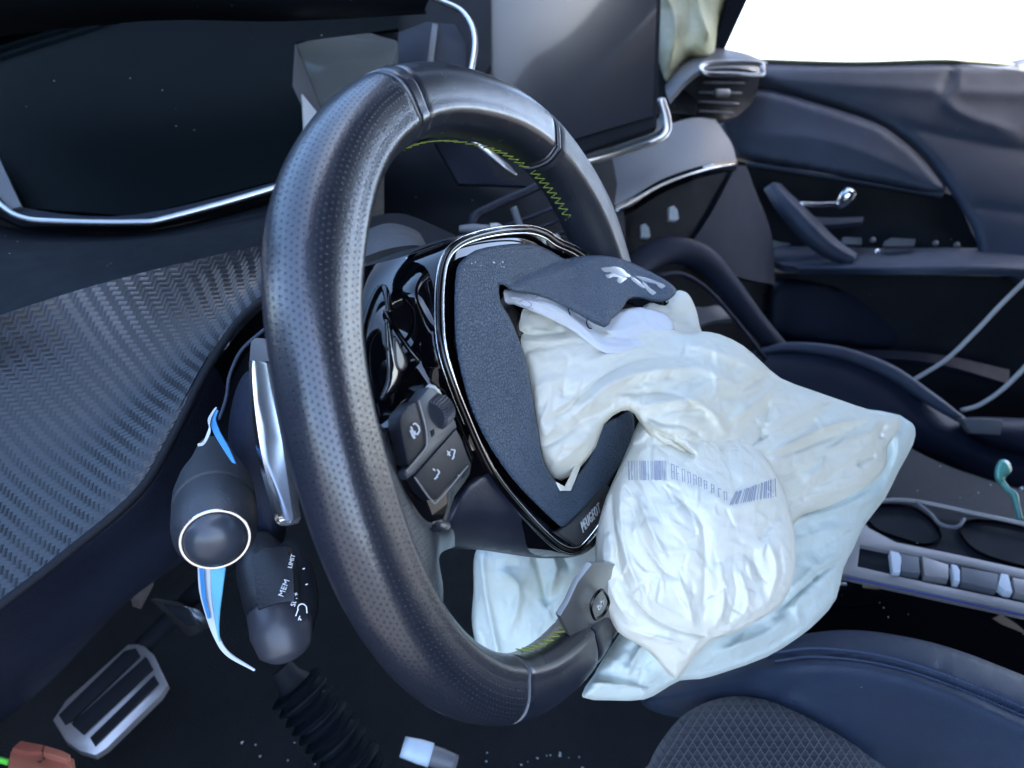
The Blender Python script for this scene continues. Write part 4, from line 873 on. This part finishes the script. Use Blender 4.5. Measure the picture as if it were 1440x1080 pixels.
# button pod
slab('button_pod', [(551, 600), (562, 582), (604, 538), (626, 546), (650, 592), (668, 640), (662, 668), (640, 700), (628, 738), (610, 742), (590, 730), (566, 695), (556, 650)], mat['gloss'], sw, HD(.000), .010, .0016)
pb1 = slab('button', [(563, 598), (566, 580), (588, 563), (597, 598), (599, 618), (596, 630), (577, 656), (571, 640)], plain('button_black', (.006, .008, .013), .45, grain=.0001, spec=.3), sw, HD(.0045), .006, .0008, 2)
pb2 = slab('button', [(583, 670), (642, 603), (650, 618), (659, 644), (656, 654), (616, 702), (607, 703), (594, 690)], plain('button_black', (.006, .008, .013), .45, grain=.0001, spec=.3), sw, HD(.0048), .006, .0010)
slab('button_frame', [(589, 563), (604, 544), (612, 546), (626, 562), (641, 594), (643, 601), (584, 666), (573, 674), (569, 668), (571, 662), (597, 632), (601, 618), (599, 598)], plain('button_frame_grey', (.028, .035, .044), .4), sw, HD(.0038), .006, .0007)
for ln in ([(589, 563), (598, 598), (600, 618), (597, 632), (571, 663)], [(583, 671), (607, 704), (617, 703), (658, 655)]):
    tube('button_edge', px3([(p[0], p[1], dh(p[0], p[1], .0052)) for p in ln]), .00035, mat['silver'], sw, 6, n=5)
sc0 = at(604, 588, dh(604, 588, .002)); sc1 = at(624, 570, dh(624, 570, .002)); ax_ = (sc1-sc0)/np.linalg.norm(sc1-sc0)
V = []; Fc = []; NR = 64; Ls = [0, .001, .0075, .0085]; Rs = [.0062, .0074, .0074, .0062]
xa = np.cross(ax_, LZ); xa /= np.linalg.norm(xa); ya = np.cross(ax_, xa)
for t, r in zip(Ls, Rs):
    for k in range(NR): rr = r*(1 if k % 2 else .93); V.append((sc0+sc1)/2-ax_*.0042+ax_*t+rr*(cos(2*pi*k/NR)*xa+sin(2*pi*k/NR)*ya))
for i in range(3):
    for k in range(NR): Fc.append((i*NR+k, (i+1)*NR+k, (i+1)*NR+(k+1) % NR, i*NR+(k+1) % NR))
Fc += [tuple(range(NR)), tuple(3*NR+k for k in range(NR))[::-1]]
mesh('scroll_wheel', V, Fc, plain('scroll_rubber', (.016, .02, .028), .5), sw, False)
slab('mode_key', [(606, 606), (611, 603), (612, 611), (608, 615)], mat['dark'], sw, HD(.0042), .003, .0003)
strokes('symbol_mark', [[(581, 597), (584, 595), (589, 600), (590, 606), (587, 611), (583, 609), (584, 606)], [(578, 600), (581, 607), (584, 612)], [(577, 605), (580, 611), (584, 616)], [(579, 611), (583, 617)],
   [(629, 634), (633, 641)], [(629, 640), (633, 635)], [(634, 632), (640, 633), (638, 641), (636, 646), (639, 642)], [(609, 659), (612, 662)], [(615, 660), (618, 664), (613, 672), (611, 674), (616, 670)]], HD(.0052), mat['white'], sw, .00028, .0002)
# lower spoke cover
cov = tps([(p[0], p[1], dh(*p)) for p in [(600, 768, -.030), (620, 738, -.012), (650, 695, -.006), (693, 662, -.003), (740, 715, -.003), (800, 770, -.004), (815, 780, -.010), (760, 785, -.024), (690, 778, -.030), (690, 725, -.008)]])
cloth('spoke_cover', [(596, 770), (606, 752), (622, 738), (634, 716), (648, 688), (670, 668), (695, 660), (720, 690), (760, 728), (796, 762), (812, 768), (836, 756), (852, 736), (848, 754), (826, 776), (800, 784), (760, 785), (720, 780), (680, 774), (640, 771)], cov, plain('spoke_satin', (.013, .015, .028), .42, grain=.0001), sw, .006, .006, edge=16, step=3, smooth=3)
# hub plate and bezel lines
BZ = [(783, 346), (765, 334), (742, 328), (705, 330), (668, 338), (643, 350), (630, 368), (624, 400), (623, 445), (627, 490), (641, 537), (660, 585), (681, 633), (704, 674), (735, 712), (768, 747), (790, 765), (808, 770), (822, 762), (845, 733), (870, 695), (900, 645), (915, 580), (900, 490), (860, 400), (815, 362)]
def grow(pts, g):
    P = np.array(pts, float); c = P.mean(0); T = np.roll(P, -1, 0)-np.roll(P, 1, 0); N_ = np.stack([T[:, 1], -T[:, 0]], 1); N_ /= np.linalg.norm(N_, axis=1)[:, None]
    s = np.sign(((P-c)*N_).sum(1).sum()); return P+N_*s*g
slab('hub_plate', [tuple(p) for p in grow(BZ, 12)], mat['gloss'], sw, HD(-.003), .028, .003, 3)
tube('bezel_line', [at(p[0], p[1], dh(p[0], p[1], .0025)) for p in BZ], .0005, mat['chrome'], sw, 8, closed=True, n=8)
tube('bezel_line', [at(p[0], p[1], dh(p[0], p[1], -.002)) for p in grow(BZ, 11)], .0003, mat['chrome'], sw, 8, closed=True, n=8)
tube('bezel_ridge', [at(p[0], p[1], dh(p[0], p[1], .001)) for p in grow(BZ, 5)], .0016, mat['gloss'], sw, 10, closed=True, n=8)
slab('name_band', [(784, 748), (812, 768), (822, 762), (852, 722), (870, 690), (852, 682), (800, 738)], plain('band_dark', (.03, .032, .034), .3), sw, HD(.0060), .003, .0006)
textpx('name_lettering', 'PEUGEOT', plain('letter_silver', (.7, .7, .68), .3, .4), sw, (807, 754), (852, 702), HD(.0072), .0087, lift=.0008, extrude=.0003, spacing=1.22, bold=.00005, sx=.68)
# torn centre pad
padd = tps([(p[0], p[1], dh(*p)) for p in [(643, 380, .004), (640, 430, .005), (641, 480, .005), (665, 580, .005), (690, 630, .005), (722, 675, .005), (755, 710, .005), (803, 752, .003), (850, 690, .004), (892, 600, .020), (860, 600, .014), (800, 690, .006), (765, 640, .006), (750, 560, .007), (710, 430, .008), (700, 345, .002), (740, 340, .001), (790, 364, .003), (775, 690, .006)]]+[(850, 461, .392), (950, 408, .455), (905, 377, .462), (860, 361, .445), (815, 405, .400), (760, 400, .372), (900, 420, .435)], 2e-3)
pad = cloth('centre_pad', [(668, 352), (650, 366), (642, 380), (639, 420), (641, 480), (650, 530), (665, 580), (690, 630), (722, 675), (755, 710), (785, 738), (803, 751), (812, 745), (835, 715), (851, 690), (866, 664), (884, 640), (892, 612), (890, 580), (878, 581), (868, 587), (852, 594), (843, 602), (836, 622), (830, 642), (820, 658), (811, 670), (803, 686), (794, 690), (780, 674), (769, 656), (763, 640), (757, 600), (750, 560), (742, 515), (729, 475), (716, 445), (704, 425), (702, 401), (712, 403), (722, 410), (745, 413), (770, 420), (795, 432), (820, 446), (850, 461), (860, 449), (869, 441), (878, 430), (884, 421), (898, 418), (915, 423), (933, 424), (943, 420), (952, 408), (935, 393), (905, 377), (880, 366), (855, 360), (830, 359), (808, 361), (794, 364), (780, 356), (760, 346), (735, 342), (700, 345)],
   padd, mat['pad'], sw, .0022, .0012, edge=7, step=2.0, smooth=2, folds=[([(712, 402), (745, 384), (772, 372), (795, 362)], 7, -.004, 0, 1), ([(760, 392), (800, 376), (840, 368)], 14, .004), ([(760, 425), (800, 425), (850, 450)], 20, -.003), ([(706, 553), (722, 558), (737, 552)], 3, -.0012), ([(718, 558), (730, 566)], 2.5, -.0009)], noise=[('f', 60, 60, .0016, 0)])
slab('torn_shred', [(784, 678), (796, 685), (805, 668), (811, 652), (817, 655), (809, 676), (803, 690), (790, 690)], mat['bag'], sw, HD(.0085), .0012, .0003)
slab('pad_core', [(700, 352), (652, 372), (648, 480), (672, 580), (726, 668), (800, 742), (846, 690), (800, 700), (752, 640), (738, 560), (700, 440), (698, 400), (780, 368), (740, 348)], mat['dark'], sw, HD(.002), .004)
cloth('flap_underside', [(876, 432), (884, 420), (900, 418), (935, 424), (946, 420), (926, 436), (900, 436), (886, 428)], lambda x, y: .458+0*x, mat['dark'], sw, .002, edge=4, step=2)
# lion emblem on the flap
from mathutils.bvhtree import BVHTree
def caster(o):
    bm = bmesh.new(); bm.from_mesh(o.data); t = BVHTree.FromBMesh(bm); bm.free()
    def f(px, py):
        R_ = ray(px, py); h = t.ray_cast(Vector(P0), Vector(R_).normalized())
        if h[0] is None: return None
        return float((np.array(h[0])-P0)@FW)
    return f
pc = caster(pad)
def drape(name, pts, m, parent, cast, lift=.0008, th=.0008, fallback=.43):
    """small solid plate laid on a curved surface"""
    ds_ = [cast(*p) for p in pts]; ok = [d for d in ds_ if d]; fb = sum(ok)/len(ok) if ok else fallback
    P3 = [(p[0], p[1], (d or fb)-lift) for p, d in zip(pts, ds_)]
    return slab(name, P3, m, parent, None, th, .00015)
def ez(L): return [(830+x/10.286, 350+y/10.286) for x, y in L]
em = [ez(L) for L in ([(160, 275), (220, 265), (300, 265), (340, 250), (420, 265), (480, 295), (530, 345), (590, 385), (580, 405), (520, 410), (470, 408), (400, 385), (330, 355), (290, 330), (240, 335), (200, 325), (175, 300)],
  [(230, 375), (300, 355), (380, 365), (440, 385), (480, 410), (430, 415), (380, 405), (320, 400), (300, 415), (260, 425), (240, 400)],
  [(400, 420), (450, 410), (520, 415), (535, 430), (490, 460), (445, 500), (400, 480), (385, 450)],
  [(590, 395), (640, 415), (720, 475), (800, 555), (770, 565), (700, 520), (600, 440)],
  [(750, 455), (800, 500), (870, 570), (960, 630), (915, 665), (850, 620), (800, 560), (755, 480)],
  [(660, 390), (740, 400), (850, 430), (980, 480), (1050, 505), (1090, 540), (1040, 570), (990, 540), (960, 500), (860, 480), (760, 450), (700, 415)])]
for q in em: drape('lion_emblem', q, plain('emblem_silver', (.72, .72, .70), .25, .5), sw, pc, .0008, .0008)
rt_ = random.Random(11)
for q in ([(799, 434), (800, 438), (802, 443)], [(826, 448), (825, 455), (828, 461), (832, 462)], [(828, 600), (826, 605), (828, 611), (831, 612)]):
    tube('loose_thread', px3([(x, y, (pc(x, y) or padd(x, y))-.004) for x, y in q]), .00035, mat['dark'], sw, 6)
V = []; Fc = []
for i in range(14):
    x = rt_.gauss(700, 30); y = 366+abs(rt_.gauss(0, 12)); d_ = pc(x, y)
    if d_: chip(V, Fc, at(x, y, d_-.0002), rt_.uniform(.0002, .0006), rt_)
chip(V, Fc, at(694, 369, (pc(694, 369) or .33)-.0003), .0012, rt_); chip(V, Fc, at(707, 369, (pc(707, 369) or .33)-.0003), .0008, rt_)
o = mesh('pad_specks', V, Fc, mat['white'], sw, False); o['kind'] = 'stuff'
# bottom insert plate
IN = lin((801, 874, dh(801, 874, .017)), (836, 940, dh(836, 940, .008)), (872, 880, dh(872, 880, .019)))
slab('rim_insert', [(801, 874), (812, 856), (826, 826), (846, 800), (905, 800), (900, 850), (872, 887), (840, 940), (832, 938), (816, 905)], plain('insert_satin', (.36, .36, .34), .42, .9), sw, IN, .003, .0002, lift=-.0058)
tube('insert_edge', px3([(876, 882), (858, 908), (839, 939)], lambda x, y: IN(x, y)+.004), .0006, mat['dark'], sw, 6)
tube('badge_frame', px3([(835, 868), (831, 852), (838, 836), (848, 830), (856, 846), (850, 862), (840, 870)], lambda x, y: IN(x, y)+.0035), .0009, mat['gloss'], sw, 8, closed=True, n=5)
textpx('badge_lettering', 'GT', mat['chrome'], sw, (838, 858), (850, 842), lambda x, y: IN(x, y)+.006, .0048, lift=.0004)

# ------------------------------------------------------------------ deployed airbag
ab = thing('driver_airbag', 'deflated white airbag spilling out of the torn steering wheel pad', 'airbag', None)
ax0 = tps([(668, 780, .47), (850, 760, .47), (700, 930, .43), (850, 900, .46)])
cloth('inner_fold', [(668, 778), (690, 764), (760, 762), (860, 740), (880, 800), (820, 880), (780, 930), (720, 945), (680, 930), (664, 880), (666, 830)], lambda x, y: .455+0*x, mat['bag_cool_light'], ab, .012, .01, edge=26, step=3, folds=[([(676, 780), (684, 840), (700, 920)], 8, .006, 0, 1), ([(700, 800), (730, 830), (712, 900)], 12, .006), ([(750, 772), (760, 810), (770, 850)], 6, -.008), ([(772, 770), (782, 800), (770, 840)], 6, .007), ([(786, 772), (800, 800)], 4, -.005)], noise=[('r', 60, 90, .004, .6), ('f', 20, 30, .001, 0)], creases=(24, 60, 2.5, .0022, 1.5, 5))
b1 = tps([(860, 985, .40), (830, 975, .39), (900, 900, .415), (950, 950, .42), (1060, 920, .45), (1170, 850, .475), (1240, 700, .50), (1285, 600, .515), (1100, 600, .49), (1000, 700, .47), (1100, 780, .47)])
cloth('outer_fold', [(880, 720), (960, 620), (1100, 570), (1240, 578), (1275, 590), (1287, 602), (1284, 625), (1264, 662), (1244, 702), (1216, 738), (1200, 772), (1186, 800), (1176, 842), (1152, 872), (1122, 897), (1078, 924), (1020, 945), (985, 955), (956, 957), (930, 972), (905, 984), (860, 985), (817, 980), (836, 948), (850, 920), (868, 896), (876, 850)], b1, mat['bag_cool_light'], ab, .022, .02, edge=40, step=2.5, smooth=2,
      folds=[([(1188, 784), (1150, 810), (1120, 838), (1092, 862)], 5, -.008), ([(1190, 774), (1150, 798), (1110, 830)], 10, .006), ([(1100, 735), (1180, 715), (1230, 690)], 10, .008), ([(1118, 760), (1170, 745), (1215, 738)], 12, .005), ([(1260, 600), (1262, 640), (1240, 690), (1200, 715)], 7, .008), ([(905, 982), (903, 968), (860, 962), (826, 960)], 4, .006, 0, 1), ([(830, 945), (880, 955), (905, 965), (950, 952)], 6, -.005), ([(906, 900), (890, 930), (880, 950)], 7, .006), ([(950, 955), (975, 920), (1005, 896)], 5, .009, 0, 1), ([(912, 905), (935, 935), (952, 956)], 5, .006), ([(960, 945), (1050, 925), (1150, 870)], 12, -.006), ([(1130, 830), (1120, 850), (1125, 880)], 6, .005), ([(1000, 920), (1080, 890), (1110, 860)], 9, .005), ([(1146, 800), (1150, 806), (1146, 818)], 5, -.005)],
      noise=[('r', 60, 30, .0045, -.5), ('r', 26, 16, .0012, .4)], creases=(70, 60, 2.6, .0022, -.6, 2))
b4 = tps([(876, 650, .398), (892, 610, .402), (960, 570, .412), (950, 602, .400), (1000, 600, .412), (1050, 600, .432), (1000, 650, .396), (1060, 650, .412), (1112, 740, .410), (1100, 850, .405), (1000, 895, .388), (900, 860, .372), (842, 760, .382), (866, 880, .376), (945, 945, .388), (900, 740, .370), (980, 740, .370), (930, 650, .385)], 2e-3)
lobe = cloth('front_fold', [(872, 655), (886, 622), (900, 590), (930, 565), (970, 550), (1010, 556), (1050, 590), (1078, 640), (1098, 682), (1112, 722), (1119, 765), (1117, 810), (1104, 842), (1086, 860), (1066, 872), (1045, 884), (1022, 894), (1003, 899), (985, 915), (966, 938), (950, 955), (932, 938), (912, 916), (890, 902), (868, 888), (857, 866), (846, 832), (838, 795), (837, 770), (842, 735), (852, 700)], b4, mat['bag'], ab, .014, .010, edge=30, step=2.1, smooth=2, power=.55,
      folds=[([(864, 660), (860, 700), (864, 750), (872, 800), (888, 838), (915, 866), (950, 884), (990, 893)], 5, -.0065, .3, 1), ([(876, 668), (872, 710), (878, 770), (896, 820), (930, 855), (975, 876)], 9, .005), ([(846, 760), (852, 800), (868, 850), (900, 882)], 5, .003), ([(880, 884), (915, 895), (960, 905)], 5, .004), ([(886, 700), (905, 760), (932, 800), (955, 815)], 6, -.006), ([(896, 696), (918, 750), (940, 790)], 7, .004), ([(940, 690), (985, 730), (992, 790), (990, 860)], 9, -.0045), ([(1066, 758), (1080, 742), (1104, 716)], 6, -.003), ([(1060, 770), (1064, 800), (1080, 820)], 6, -.004), ([(1080, 760), (1092, 800), (1080, 850)], 5, .005), ([(1096, 770), (1100, 810), (1084, 846)], 3.5, -.004), ([(1010, 790), (1018, 830), (1012, 880)], 7, .005), ([(1040, 800), (1052, 850), (1030, 880)], 6, .004), ([(1030, 796), (1036, 840), (1022, 882)], 4, -.003), ([(950, 800), (968, 850), (975, 885)], 7, .004), ([(915, 600), (950, 612), (985, 640)], 10, .006), ([(925, 612), (950, 626), (978, 642)], 5, -.013), ([(1010, 640), (1020, 630), (1026, 618)], 4, .003), ([(1000, 690), (1030, 715), (1100, 690)], 16, .005), ([(1000, 884), (1040, 876), (1090, 846), (1110, 800)], 3.5, -.0025), ([(960, 940), (980, 905), (1000, 890)], 5, .004)],
      noise=[('r', 50, 34, .0034, 1.2), ('r', 22, 14, .0010, .6)], creases=(90, 50, 2.2, .0024, 1.3, 3))
b3 = tps([(p[0], p[1], dh(*p)) for p in [(745, 560, -.004), (765, 650, -.004), (790, 680, -.004)]]+[(705, 415, .385), (720, 470, .375), (780, 440, .400), (850, 480, .410), (900, 500, .408), (850, 600, .385), (880, 585, .385), (800, 500, .385), (850, 540, .380), (960, 480, .43), (1060, 510, .445), (1090, 600, .44), (1000, 620, .405), (930, 560, .392), (960, 600, .388), (900, 470, .425), (1262, 585, .495), (1250, 655, .49), (1130, 725, .455), (1150, 620, .465), (1100, 535, .47)], 2e-3)
cloth('neck_fold', [(700, 415), (720, 405), (780, 410), (850, 440), (920, 455), (960, 468), (985, 466), (1012, 470), (1045, 486), (1070, 508), (1098, 532), (1140, 548), (1180, 562), (1225, 577), (1258, 583), (1266, 590), (1262, 612), (1250, 628), (1248, 655), (1226, 682), (1190, 704), (1160, 716), (1130, 724), (1110, 740), (1085, 735), (1050, 690), (1010, 655), (985, 655), (950, 636), (912, 612), (892, 582), (874, 578), (850, 596), (838, 628), (815, 658), (790, 676), (768, 664), (750, 600), (738, 520), (716, 450)], b3, mat['ribbed'], ab, .014, .006, edge=30, step=2.2, smooth=2,
      folds=[([(766, 597), (800, 572), (830, 545), (862, 522), (905, 506), (960, 500)], 6, -.006), ([(790, 600), (830, 562), (870, 534), (920, 520), (990, 520), (1040, 545)], 11, .007), ([(868, 554), (900, 552), (950, 556), (1000, 580)], 5, -.006), ([(897, 574), (930, 566), (970, 562), (1004, 582), (1018, 610)], 8, .009), ([(905, 584), (935, 596), (965, 600), (990, 618)], 6, -.004), ([(920, 606), (946, 618), (980, 640)], 5, -.012), ([(904, 590), (930, 606), (972, 648)], 6, .006), ([(724, 468), (760, 470), (800, 465)], 3, -.004), ([(728, 478), (770, 482), (810, 474)], 5, .003), ([(732, 496), (780, 486), (830, 480)], 4, -.0035), ([(800, 500), (795, 530), (792, 560)], 6, -.003), ([(812, 512), (860, 498), (920, 486)], 9, .004), ([(960, 484), (1000, 492), (1050, 512), (1100, 548)], 10, .005), ([(985, 470), (1020, 482), (1060, 506), (1100, 534)], 4, -.004), ([(1010, 560), (1050, 556), (1080, 545)], 8, -.004), ([(770, 655), (800, 640), (830, 610)], 9, .004), ([(760, 630), (790, 615), (820, 590)], 4, -.003),
             ([(1098, 532), (1070, 560), (1030, 590)], 7, .005), ([(1080, 560), (1078, 590), (1066, 626)], 6, -.0055), ([(1080, 638), (1120, 618), (1170, 596), (1225, 588)], 5, .006), ([(1090, 645), (1130, 630), (1180, 610)], 5, -.005), ([(1150, 640), (1190, 620), (1235, 600)], 4, .004), ([(1246, 596), (1238, 610), (1242, 616)], 5, -.006), ([(1204, 656), (1216, 646), (1232, 640)], 5, -.006), ([(1130, 700), (1180, 690), (1225, 668)], 8, .005), ([(1160, 640), (1152, 660), (1130, 676)], 6, .004), ([(1060, 640), (1090, 680), (1110, 720)], 9, -.006)],
      noise=[('r', 60, 24, .0045, -.5), ('r', 22, 10, .0010, -.4), ('r', 100, 60, .004, -.6)], creases=(130, 55, 2.4, .0022, -.5, 4))
b7 = tps([(940, 420, .47), (985, 470, .475), (930, 460, .45), (890, 450, .43)])
cloth('tip_fold', [(905, 430), (935, 425), (950, 410), (960, 409), (970, 416), (979, 436), (984, 458), (986, 476), (950, 486), (905, 476)], b7, mat['bag'], ab, .008, .008, edge=16, step=2.2, smooth=3, folds=[([(918, 440), (945, 452), (975, 460)], 8, -.004), ([(940, 425), (950, 450), (945, 470)], 6, .003)], noise=[('r', 30, 20, .002, 0)])
b6 = tps([(704, 405, .362), (704, 427, .362), (740, 420, .366), (780, 440, .374), (850, 450, .412), (850, 490, .386), (900, 440, .43), (960, 450, .448), (900, 490, .405)])
tyv = cloth('liner_strip', [(702, 403), (716, 406), (740, 410), (780, 418), (830, 440), (868, 436), (900, 432), (935, 440), (950, 462), (930, 480), (905, 490), (884, 497), (852, 497), (832, 486), (812, 470), (784, 454), (752, 440), (722, 428), (703, 427)], b6, mat['tyvek'], ab, .004, .002, edge=10, step=2, smooth=2,
      folds=[([(720, 418), (770, 432), (815, 456), (845, 484), (885, 488)], 4, .004, 0, 1), ([(730, 412), (790, 430), (840, 462), (880, 476), (920, 462)], 3.5, -.0035), ([(850, 465), (880, 462), (910, 450)], 6, .003)], noise=[('r', 24, 14, .0013, -.4)])
yp = cloth('yellow_patch', [(920, 445), (940, 444), (944, 462), (932, 472), (916, 466)], lambda x, y: b7(x, y)-.0108, plain('yellow_cloth', (.66, .66, .42), .8), ab, .001, .0005, edge=8, step=2)  # small patch of yellower cloth colour on the tip fold
tc = caster(tyv)
def draw_on(name, segs, cast, m, parent, lift=.0006, w=.0003, h=.0001):
    S = []
    for s in segs:
        P = cr(np.array(s, float), 3) if len(s) > 2 else np.array([np.array(s[0])+(np.array(s[1])-np.array(s[0]))*t for t in np.linspace(0, 1, 5)], float)
        Q = [(x, y, cast(x, y)) for x, y in P]; Q = [(x, y, d-lift) for x, y, d in Q if d]
        if len(Q) > 1: S.append(Q)
    return strokes(name, S, None, m, parent, w, h)
draw_on('scribbled_ink', [[(738, 414), (748, 410), (756, 416), (748, 420), (740, 417)], [(742, 408), (756, 412)], [(730, 424), (738, 422), (748, 428), (742, 432), (733, 428)], [(728, 429), (750, 434)], [(735, 418), (752, 424)]], tc, mat['ink'], ab, w=.00025)
lc = caster(lobe); rb2 = random.Random(5)
bars = []; x = 884.
def lerp(a, b, t): return a+(b-a)*t
while x < 937:
    wv = rb2.choice([.00018, .00018, .0004, .0006]); bars.append((([(x, 648), (x+.6, 675)]), wv)); x += rb2.choice([2.2, 3, 4.2])
x = 1030.
while x < 1090:
    t = (x-1030)/60; bars.append(([(x+4*(1-t)+1, lerp(692, 672, t)), (x-3+5*t, lerp(710, 698, t))], rb2.choice([.0002, .0004, .0006]))); x += rb2.choice([2.4, 3.2, 4.4])
for grp in (.00018, .0002, .0004, .0006):
    sg = [b[0] for b in bars if b[1] == grp]
    if sg: BR = draw_on('printed_bars', sg, lc, mat['ink'], ab, .0005, grp); BR['kind'] = 'stuff'
chs = []
x = 944.
while x < 1024:
    t = (x-944)/80; top = lerp(652, 694, t**1.1); ht = lerp(22, 13, min(1, t*2)); chs += [[(x, top), (x+1, top+ht)], [(x, top+1), (x+4, top+2)]]
    if rb2.random() < .7: chs.append([(x+4, top+2), (x+4, top+ht)])
    if rb2.random() < .5: chs.append([(x+.5, top+ht*.5), (x+4, top+ht*.5+1)])
    x += rb2.choice([7, 8, 10])
draw_on('printed_digits', chs, lc, mat['ink'], ab, .0005, .00022)

# ------------------------------------------------------------------ pieces that belong to a part hang under that part
def kids(t, n): return [c for c in t.children if c.name.split('.')[0] == n]
def under(t, host, *names):
    h = kids(t, host)
    if not h: return
    for n in names:
        for c in kids(t, n):
            if c is not h[0]: c.parent = h[0]
bpy.context.view_layer.update()
under(sw, 'name_band', 'name_lettering'); under(sw, 'centre_pad', 'lion_emblem', 'pad_specks', 'loose_thread', 'flap_underside', 'torn_shred')
under(sw, 'spoke_housing', 'recess_lip', 'recess_ridge', 'recess_blade', 'recess_button', 'housing_top'); under(sw, 'rim_insert', 'badge_frame', 'badge_lettering', 'insert_edge')
under(sw, 'button_pod', 'button_frame', 'button', 'button_edge', 'scroll_wheel', 'mode_key', 'symbol_mark'); under(sw, 'hub_plate', 'bezel_line', 'bezel_ridge', 'pad_core')
under(ab, 'front_fold', 'printed_bars', 'printed_digits'); under(ab, 'liner_strip', 'scribbled_ink'); under(dr, 'door_lever', 'lever_knob'); under(dr, 'armrest', 'window_switch', 'screw_cap')
under(pd, 'pedal_plate', 'rubber_pad'); under(p2, 'pedal_face', 'rubber_pad'); under(cnr, 'connector_shell', 'connector_mark', 'connector_latch', 'connector_tab'); under(ls, 'stalk_knob', 'chrome_ring', 'end_cap')
under(cst, 'push_panel', 'mem_mark', 'set_mark', 'limit_mark', 'symbol_mark'); under(cn, 'silver_surround', 'toggle_switch'); under(ts, 'frame', 'display', 'reflection_strip'); under(ds, 'bolster', 'bolster_stitching')

# ------------------------------------------------------------------ put every thing's origin at its own base
bpy.context.view_layer.update()
for o, _ in TH:
    pts = []
    st = list(o.children)
    while st:
        c = st.pop(); st += list(c.children)
        if c.type == 'MESH' and len(c.data.vertices):
            a = np.empty(len(c.data.vertices)*3); c.data.vertices.foreach_get('co', a); pts.append(a.reshape(-1, 3))
    a = np.concatenate(pts); loc = Vector(((a[:, 0].min()+a[:, 0].max())/2, (a[:, 1].min()+a[:, 1].max())/2, a[:, 2].min()))
    o.location = loc
    for c in o.children: c.matrix_parent_inverse = Matrix.Translation(-loc)
